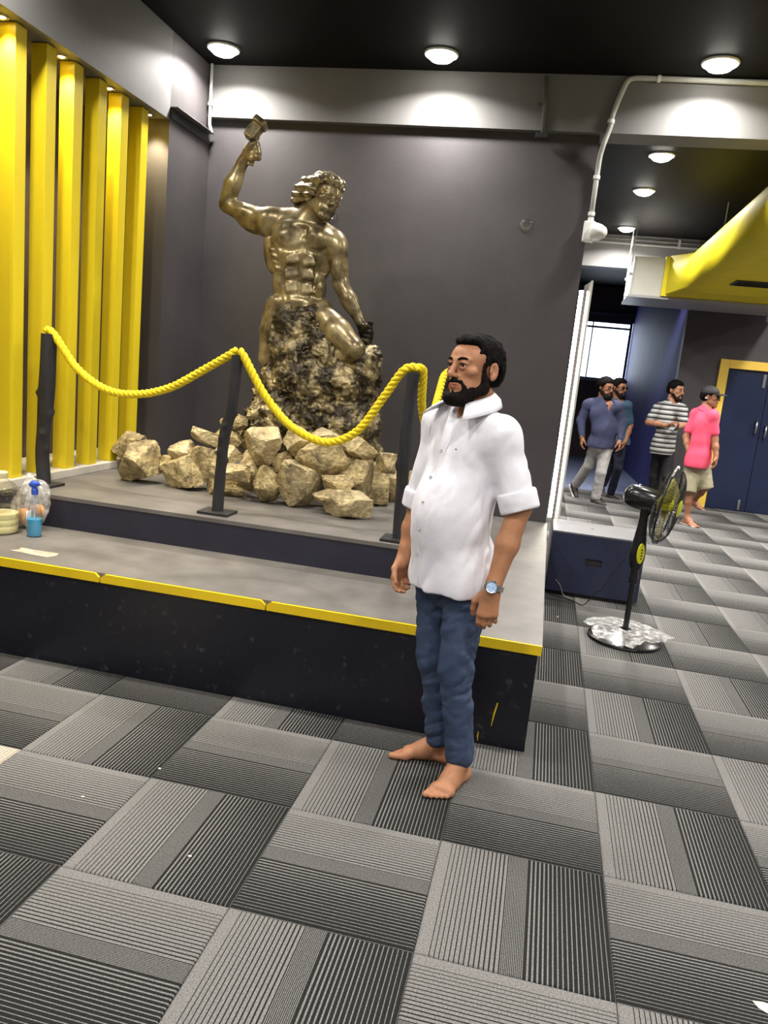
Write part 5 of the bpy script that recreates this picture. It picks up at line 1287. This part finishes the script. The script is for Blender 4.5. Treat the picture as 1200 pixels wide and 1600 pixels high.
def extra_main(r, o, sh, tr):
    # cuffs rolled up at the elbows
    for q in 'LR':
        e0, e1 = J[q + 'sh'], J[q + 'el']; d = nrm(e1 - e0); c = e0 + (e1 - e0) * .93
        S = SDF(); S.cone(c - d * .020, c + d * .024, .0640, .0625, .004); S.cone(c - d * .02, c + d * .024, .066, .064, .004)
        S.half(c + d * .030, d, .005); S.half(c - d * .038, -d, .005)
        S.cone(c + d * .004, c + d * .08, .047, .046, .004, 's')
        P, Q = S.mesh(.0045, wrinkle(91, .004, nrm(np.cross(d, V(0, 1, 0))), 6, 26)); mesh_obj('cuff', P, Q, M_SHIRTW, sh, o)
    # collar: two leaves standing round the neck and folded down, open at the throat
    nb = N0 + V(0, 0, .045) + f_ * .008
    for q in (-1, 1):
        vs, fs = [], []; n = 14
        for i in range(n + 1):
            t = i / n; a = math.pi * (1 - t * .76) * 1.0     # from the nape round to the throat
            dirv = f_ * math.cos(a) + l_ * q * math.sin(a)
            rt = .070 + .004 * t; zt = .032 - .050 * t ** 1.5; rb = .098 + .020 * t; zb = -.008 - .060 * t ** 1.6
            top = nb + dirv * rt + V(0, 0, zt) + f_ * .020 * t
            bot = nb + dirv * rb + V(0, 0, zb) + f_ * (.020 * t + .020 * t ** 3) + l_ * q * (.018 * t ** 4)
            mid = (top + bot) / 2 + dirv * .009
            vs += [top - o, mid - o, bot - o]
        for i in range(n): fs += [(3 * i, 3 * i + 3, 3 * i + 4, 3 * i + 1), (3 * i + 1, 3 * i + 4, 3 * i + 5, 3 * i + 2)]
        cmesh = MB().add(vs, fs).build('collar', M_SHIRTW, sh, smooth=True, flip=False); sm = cmesh.modifiers.new('t', 'SOLIDIFY'); sm.thickness = .0045; sm.offset = 0
    # placket and buttons lie on the shirt surface
    P = MAN_SHIRT['P']; q3 = (P - CAM_C) @ CAM_R.T; uu = 600 + F_PX * q3[:, 0] / q3[:, 2]; vv = 800 + F_PX * q3[:, 1] / q3[:, 2]
    def surf(px, py, rad=3.5):
        m = np.hypot(uu - px, vv - py) < rad
        if not m.any(): return at(px, py, Y=.25)
        dmin = q3[m, 2].min(); m2 = m & (q3[:, 2] < dmin + .02); d_ = np.median(q3[m2, 2])
        return CAM_C + ray(px, py) * d_
    for (bx_, by_) in MAN_BUTTONS:
        p = surf(bx_, by_); nn = nrm(f_ * .8 + (CAM_C - p) * .25)
        bt = MB().lathe([(0, .0), (.0062, .0), (.0066, .0022), (.0052, .0036), (.0040, .0028), (0, .0026)], p - o - nn * .0005, nn, 18).build('button', M_BUTTON, sh, smooth='auto')
    line = [(706, 672), (694, 690), (682, 712), (672, 738), (664, 764), (657, 790), (652, 816), (648, 842), (646, 868), (645, 892), (645, 915)]
    for off, nm in ((8, 'placket_seam'),):
        pts = [surf(x + off, y) for x, y in line]
        for _ in range(2): pts = [pts[0]] + [(a + 2 * b + c) / 4 for a, b, c in zip(pts, pts[1:], pts[2:])] + [pts[-1]]
        MB().tube([p - o + f_ * .0005 for p in bend(pts, 3, .3)], .0012, 6).build(nm, M_SEAM, sh, smooth=True)
    p = surf(712, 702); MB().box(-.004, .004, -.0006, .0006, -.0022, .0022, Matrix.Translation(Vector(p - o)) @ Matrix.Rotation(-.7, 4, 'Z')).build('chest_logo', mat('navy_red_thread', (.05, .02, .06), rough=.8, var=.2), sh)
    # wrist watch
    w_ = J['Lwr'] + nrm(J['Lel'] - J['Lwr']) * .012; d = nrm(J['Lwr'] - J['Lel']); out = nrm(V(-.12, -1, .05)); out = nrm(out - d * (out @ d)); sd = np.cross(d, out)
    wt = MB(); ring = [w_ + (out * math.cos(a) * .0285 + sd * math.sin(a) * .031) - o for a in np.linspace(0, 2 * math.pi, 41)]
    vs, fs = [], []
    for p in ring:
        c_ = nrm(p + o - w_); vs += [p + d * .009, p + c_ * .004 + d * .009, p + c_ * .004 - d * .009, p - d * .009]
    for i in range(40):
        for k in range(4): fs.append((4 * i + k, 4 * i + (k + 1) % 4, 4 * i + 4 + (k + 1) % 4, 4 * i + 4 + k))
    strap = wt.add(vs, fs).build('watch', M_CHROME, r, smooth='auto'); strap['label'] = 'silver wrist watch with pale blue dial'
    MB().lathe([(.019, .024), (.0215, .026), (.0215, .038), (.0185, .041), (.0165, .040)], w_ - o, out, 32, ring=True).build('watch_case', M_CHROME, strap, smooth='auto')
    MB().lathe([(0, .030), (.0175, .030), (.0175, .0385), (0, .0385)], w_ - o, out, 32).build('dial', mat('pale_blue_dial', (.42, .56, .80), rough=.15, var=.25, vscale=130), strap)
    MB().lathe([(.0025, 0), (.003, .005)], w_ - o + out * .032 + sd * .021, sd, 10).build('crown', M_CHROME, strap)
M_BUTTON = mat('grey_pearl_button', (.52, .52, .54), rough=.3, var=.1)
MAN_SHIRT = dict(mat=M_SHIRTW, hem=.708, wr=.014, vneck=True, fold=V(.45, .1, 1.0))
MAN_BUTTONS = [(690, 704), (673.5, 746), (661.5, 785.5), (655.5, 825.5), (652.5, 866)]
man = build_person('person', 'bearded man in a white rolled-sleeve shirt and blue jeans standing barefoot in front', (-.57, .40), f0, J, Hc0, Mh0, HS0, M_SKIN1,
    MAN_SHIRT, dict(mat=M_JEANS, name='jeans', cuff=.055, wr=.014),
    (nrm(J['Lwr'] - J['Lel']) * .5 + V(0, 0, -1), V(.15, 1, 0), V(-1, -.1, 0), dict(curl=(20, 40, 32), s=.97, thumb_in=.12)),
    (nrm(J['Rwr'] - J['Rel']) * .4 + V(0, 0, -1) + f_ * .1, l_, f_, dict(curl=(32, 42, 30), s=.95)),
    feet=dict(L=(-.40, -.92), R=(-.98, -.16)), h=.0036, hsd=.0046, bulk=1.0, belly=.034, gaze=(.0, -1, .0), hairfn=hair_main, extra=extra_main,
    sleeve='rolled', sleeve_r=.057, pant_end=.93, seed=5, foot_scale=.92, arm=1.0, trap=False)
# ------------------------------------------------ visitors walking behind
def stripes(name, c1, c2, c3, period):
    m = bpy.data.materials.new(name); m.use_nodes = True; N = m.node_tree.nodes; L = m.node_tree.links; b = N['Principled BSDF']; b.inputs['Roughness'].default_value = .85
    tc = N.new('ShaderNodeTexCoord'); sx = N.new('ShaderNodeSeparateXYZ'); L.new(tc.outputs['Object'], sx.inputs[0])
    n1 = N.new('ShaderNodeMath'); n1.operation = 'MULTIPLY'; n1.inputs[1].default_value = 1 / period; L.new(sx.outputs[2], n1.inputs[0])
    n2 = N.new('ShaderNodeMath'); n2.operation = 'FRACT'; L.new(n1.outputs[0], n2.inputs[0])
    r = N.new('ShaderNodeValToRGB'); r.color_ramp.interpolation = 'CONSTANT'; e = r.color_ramp.elements
    e[0].position = 0; e[0].color = (*c1, 1); e[1].position = .42; e[1].color = (*c2, 1); q = e.new(.74); q.color = (*c3, 1)
    L.new(n2.outputs[0], r.inputs[0]); L.new(r.outputs[0], b.inputs['Base Color']); return m
M_BLUESHIRT = mat('slate_blue_cotton', (.036, .042, .090), rough=.85, var=.12, vscale=10)
M_DENIMSHIRT = mat('teal_denim_shirt', (.022, .058, .10), rough=.85, col2=(.07, .14, .20), vscale=25, thresh=(.4, .75))
M_PINK = mat('pink_pique_cotton', (.80, .085, .16), rough=.85, var=.05, vscale=12)
M_KHAKI = mat('khaki_cotton', (.30, .27, .175), rough=.85, var=.08, vscale=12)
M_GREYJ = mat('faded_grey_denim', (.30, .29, .29), rough=.85, col2=(.50, .48, .465), vscale=5, thresh=(.4, .7))
M_BLACKT = mat('black_trouser_cloth', (.009, .009, .010), rough=.85, var=.2)
M_NAVYT = mat('dark_navy_trouser', (.014, .017, .035), rough=.85, var=.2)
M_STRIPE = stripes('black_white_striped_knit', (.40, .40, .38), (.012, .012, .013), (.17, .17, .165), .058)
M_SHOE = mat('dark_brown_shoe', (.035, .026, .026), rough=.5, var=.2)
M_GOLD = mat('gold_bracelet', (.85, .55, .16), rough=.25, metal=1.0, var=.05)
M_CAP = mat('black_cap_cloth', (.012, .012, .014), rough=.7, var=.2)
def beard_small(r, o, Hc, Mh, s, thick=.006, h=.007):
    S = SDF()
    def p(x, y, z): return Hc + s * (Mh @ V(x, y, z))
    for q in (-1, 1):
        S.cone(p(q * .062, -.012, -.045), p(q * .026, -.070, -.104), .018 + thick, .020 + thick, .02); S.cone(p(0, -.100, -.046), p(q * .030, -.087, -.058), .006, .006, .006); S.cone(p(q * .030, -.087, -.058), p(q * .034, -.078, -.085), .007, .010, .008)
    S.cone(p(-.022, -.076, -.105), p(.022, -.076, -.105), .022 + thick, .022 + thick, .02)
    S.half(p(0, 0, -.035), Mh @ V(0, .1, 1), .006)
    P, Q = S.mesh(h, lambda q: .003 * fbm(q, 60, 2, 9)); mesh_obj('beard', P, Q, M_BEARD, r, o)
def hairy(Hc, Mh, s, thick, front, beard=None, puff=False):
    def fn(r, o):
        def ex(S, p, s_, M_):
            if puff: S.ell(p(0, .025, .03), np.array((.105, .11, .095)) * s_, M_, .02)
            else: S.ell(p(0, -.03, .085), np.array((.060, .045, .030)) * s_, M_, .02)
        hair_cap(r, o, Hc, Mh, s, M_HAIR, thick, front, extra=ex, h=.0068, rough=.006)
        if beard is not None: beard_small(r, o, Hc, Mh, s, beard)
    return fn
def glasses(r, o, Hc, Mh, s, dark):
    m = M_BLACK if dark else M_GLASS
    g = MB()
    for q in (-1, 1):
        g.tube([Hc + s * (Mh @ V(q * .034 + .021 * math.cos(a), -.098, .006 + .015 * math.sin(a))) - o for a in np.linspace(0, 2 * math.pi, 17)], .0022, 6, caps=False)
        g.tube([Hc + s * (Mh @ V(*v)) - o for v in ((q * .055, -.096, .010), (q * .074, -.06, .010), (q * .078, .01, .010))], .002, 6)
    g.tube([Hc + s * (Mh @ V(x, -.1, .009)) - o for x in (-.013, 0, .013)], .002, 6)
    gl = g.build('glasses', M_BLACK, r, smooth=True)
    for q in (-1, 1):
        MB().lathe([(0, 0), (.019 * s, 0), (.019 * s, .0015), (0, .002)], Hc + s * (Mh @ V(q * .034, -.098, .006)) - o, Mh @ V(0, -1, 0), 16).build('lens', m, gl)

# bearded man in the slate blue shirt
def blue_man():
    Y = 7.85; A = lambda x, y, dY=0: at(x, y, Y=Y + dY)
    Hc = A(947, 606); Mh = head_matrix((.62, -.78), -6, -4); s = 1.02
    J = dict(neck=A(943, 628), pelvis=A(940, 694), Lsh=A(966, 636, -.05), Rsh=A(919, 632, .05), Lel=A(972, 660, -.02), Lwr=A(968, 688, -.1), Rel=A(908, 657, .08), Rwr=A(910, 684, -.02),
             Lhip=A(946, 700, -.02), Rhip=A(931, 699, .03), Lkn=A(939, 738, -.06), Lan=A(931, 777, .0), Rkn=A(920, 727, .10), Ran=A(900, 757, .34), Lz=0, Rz=0)
    f = (.62, -.78)
    def ex(r, o, sh, tr):
        glasses(r, o, Hc, Mh, s, False); fold_collar(sh, o, J['neck'] + V(0, 0, .02), f, M_BLUESHIRT, .085)
        d = nrm(J['Rwr'] - J['Rel']); c = J['Rwr'] - d * .005; u = nrm(np.cross(d, V(1, 0, 0))); v = np.cross(d, u)
        MB().tube([c + (u * math.cos(a) + v * math.sin(a)) * .035 - o for a in np.linspace(0, 2 * math.pi, 25)], .006, 8, caps=False).build('bracelet', M_GOLD, r, smooth=True)
    dn = V(0, 0, -1)
    build_person('person', 'bearded visitor in a slate-blue shirt and faded grey jeans walking past the LED panel', (.30, 7.9), f, J, Hc, Mh, s, M_SKIN2,
        dict(mat=M_BLUESHIRT, hem=.70, wr=.014, vneck=True), dict(mat=M_GREYJ, cuff=.062, name='jeans'), (dn + V(.1, -.2, 0), V(-.8, .2, 0), V(.3, -.9, 0), dict(s=1.0)), (dn + V(0, -.2, 0), V(.8, .2, 0), V(.4, -.9, 0), dict(s=1.0)),
        shoes=dict(L=V(.72, -.66, -.04), R=V(.35, -.55, -.75), mat=M_SHOE), h=.0075, hsd=.0085, bulk=1.18, belly=.03, sleeve='long', sleeve_r=.066, pant_end=.97, hairfn=hairy(Hc, Mh, s, .022, .058, .010, True), extra=ex, seed=11, pant_r=1.12)
blue_man()
def denim_man():
    Y = 8.55; A = lambda x, y, dY=0: at(x, y, Y=Y + dY)
    Hc = A(968, 606); Mh = head_matrix((.70, -.71), -4, 0); s = 1.0
    J = dict(neck=A(967, 630), pelvis=A(966, 692), Lsh=A(980, 634, -.05), Rsh=A(948, 631, .06), Lel=A(985, 664, 0), Lwr=A(977, 690, -.12), Rel=A(944, 662, .1), Rwr=A(948, 690, .05),
             Lhip=A(969, 698), Rhip=A(958, 697, .03), Lkn=A(966, 732, -.05), Lan=V(*at(954, 771, Y=8.55)), Rkn=A(956, 726, .15), Ran=A(942, 757, .3), Lz=0, Rz=0)
    dn = V(0, 0, -1)
    build_person('person', 'man in a teal denim shirt half hidden behind the slate-blue shirt', (.5, 8.6), (.70, -.71), J, Hc, Mh, s, M_SKIN2,
        dict(mat=M_DENIMSHIRT, hem=.72, wr=.010), dict(mat=M_NAVYT, cuff=.055), (dn + V(-.3, -.2, 0), V(-.8, .2, 0), V(.3, -.9, 0), dict(s=1.0)), (dn, V(.8, .2, 0), V(.4, -.9, 0), dict(s=1.0)),
        shoes=dict(L=V(.7, -.7, -.04), R=V(.35, -.5, -.7), mat=M_SHOE), h=.008, hsd=.009, bulk=1.0, sleeve='rolled', sleeve_r=.056, pant_end=.95, hairfn=hairy(Hc, Mh, s, .016, .058, .006), extra=lambda r, o, a, b: glasses(r, o, Hc, Mh, s, True), seed=17)
denim_man()
def striped_man():
    Y = 8.0; A = lambda x, y, dY=0: at(x, y, Y=Y + dY)
    Hc = A(1056, 610); Mh = head_matrix((.72, -.70), -4, 0); s = 1.0
    J = dict(neck=A(1048, 633), pelvis=A(1036, 696), Lsh=A(1065, 641, -.08), Rsh=A(1029, 638, .10), Lel=A(1068, 664, -.14), Lwr=A(1058, 667, -.30), Rel=A(1013, 660, .02), Rwr=A(1042, 665, -.26),
             Lhip=A(1044, 701), Rhip=A(1030, 700, .04), Lkn=A(1042, 745, -.04), Lan=V(*at(1042, 791, Y=8.02)), Rkn=A(1022, 744, .1), Ran=V(*at(1020, 789, Y=8.15)), Lz=0, Rz=0)
    for k in ('Lan', 'Ran'): J[k][2] = .085
    f = (.66, -.75)
    ph = at(1053, 667, Y=7.64)
    build_person('person', 'man in a black and white striped T-shirt holding a phone', (1.08, 8.05), f, J, Hc, Mh, s, M_SKIN3,
        dict(mat=M_STRIPE, hem=.70, wr=.008), dict(mat=M_BLACKT, cuff=.056), (V(-.5, -.5, .1), V(.1, .1, 1), V(0, -.5, .5), dict(s=.95, curl=(40, 50, 30))), (V(.85, -.35, .1), V(.0, .1, 1), V(0, -.5, .5), dict(s=.95, curl=(40, 50, 30))),
        shoes=dict(L=V(.66, -.75, 0), R=V(.66, -.75, 0), mat=M_SHOE), h=.0075, hsd=.0085, bulk=1.0, sleeve='short', sleeve_r=.064, pant_end=.97, hairfn=hairy(Hc, Mh, s, .016, .055, .002), seed=23)
    o = empty('phone', ph, label='dark phone in the hands of the man in the striped T-shirt', cat='phone')
    R_ = Matrix.Rotation(-.7, 4, 'Z') @ Matrix.Rotation(.6, 4, 'X')
    MB().box(-.038, .038, -.075, .075, -.004, .004, R_).build('body', M_BLACK, o, bevel=.002)
    MB().box(-.034, .034, -.070, .070, .0042, .0048, R_).build('screen', mat('phone_glass', (.25, .27, .30), rough=.08, var=.05), o)
striped_man()
def pink_man():
    Y = 7.1; A = lambda x, y, dY=0: at(x, y, Y=Y + dY)
    Hc = A(1110, 620); Mh = head_matrix((.93, -.36), -3, 4); s = .95
    J = dict(neck=A(1104, 641), pelvis=A(1091, 716), Lsh=A(1114, 650, -.06), Rsh=A(1088, 647, .10), Lel=A(1117, 686, -.06), Lwr=A(1119, 714, -.12), Rel=A(1072, 683, .08), Rwr=A(1075, 704, -.02),
             Lhip=A(1097, 724), Rhip=A(1083, 722, .03), Lkn=A(1103, 762, -.02), Lan=A(1084, 781, .30), Rkn=A(1077, 768, -.05), Ran=V(*at(1073.5, 808, Y=7.06)), Lz=.10, Rz=0)
    f = (.60, -.80); dn = V(0, 0, -1)
    J['Ran'][2] = .08; J['Lz'] = J['Lan'][2] - .09
    def hat(r, o):
        hair_cap(r, o, Hc, Mh, s, M_HAIR, .010, .05, h=.0068, rough=.005)
        S = SDF(); p = lambda x, y, z: Hc + s * (Mh @ V(x, y, z))
        S.ell(p(0, .012, .045), np.array((.088, .104, .085)) * s, Mh, .01); S.half(p(0, 0, .038), -(Mh @ V(0, .12, 1)), .004)
        P, Q = S.mesh(.006); c_ = mesh_obj('cap', P, Q, M_CAP, r, o)
        S = SDF(); S.ell(p(0, -.105, .040), np.array((.075, .078, .010)) * s, Mh, .01); S.half(p(0, -.045, 0), Mh @ V(0, 1, 0), .004)
        P, Q = S.mesh(.005); mesh_obj('brim', P, Q, M_CAP, c_, o)
        glasses(r, o, Hc, Mh, s, True)
        S = SDF(); S.ell(p(-.080, .03, -.015), np.array((.008, .012, .010)) * s, Mh, .01); P, Q = S.mesh(.004); mesh_obj('earpiece', P, Q, M_WHITE, r, o)
    def ex(r, o, sh, tr):
        fold_collar(sh, o, J['neck'] + V(0, 0, .03), f, M_PINK)
        for q, lift in (('R', 0), ('L', 0)):
            a = J[q + 'an']; z = J[q + 'z']; d = nrm(V(.45, -.89, 0)); S = SDF(); side = V(-d[1], d[0], 0)
            S.box(V(a[0], a[1], z + .004) + d * .06, np.array((.115, .038, .004)), np.stack([d, side, V(0, 0, 1)], 1), .004, .01); P, Q = S.mesh(.006); P[:, 2] = np.maximum(P[:, 2], .001); mesh_obj('sandal', P, Q, mat('pale_sandal', (.45, .40, .36), rough=.7, var=.1), r, o)
    build_person('person', 'young man in a pink polo shirt, khaki shorts and black cap', (1.38, 7.1), f, J, Hc, Mh, s, M_SKIN2,
        dict(mat=M_PINK, hem=.66, wr=.006), dict(mat=M_KHAKI, short=.98, name='shorts'), (dn + V(.05, -.15, 0), V(-.8, .2, 0), V(.3, -.9, 0), dict(s=.95)), (dn + V(.25, -.1, 0), V(.5, .6, 0), V(.5, -.7, 0), dict(s=.9)),
        feet=dict(L=(.45, -.89), R=(.45, -.89)), h=.0075, hsd=.008, bulk=.92, sleeve='short', sleeve_r=.056, hairfn=hat, extra=ex, seed=29, pant_r=1.02)
pink_man()
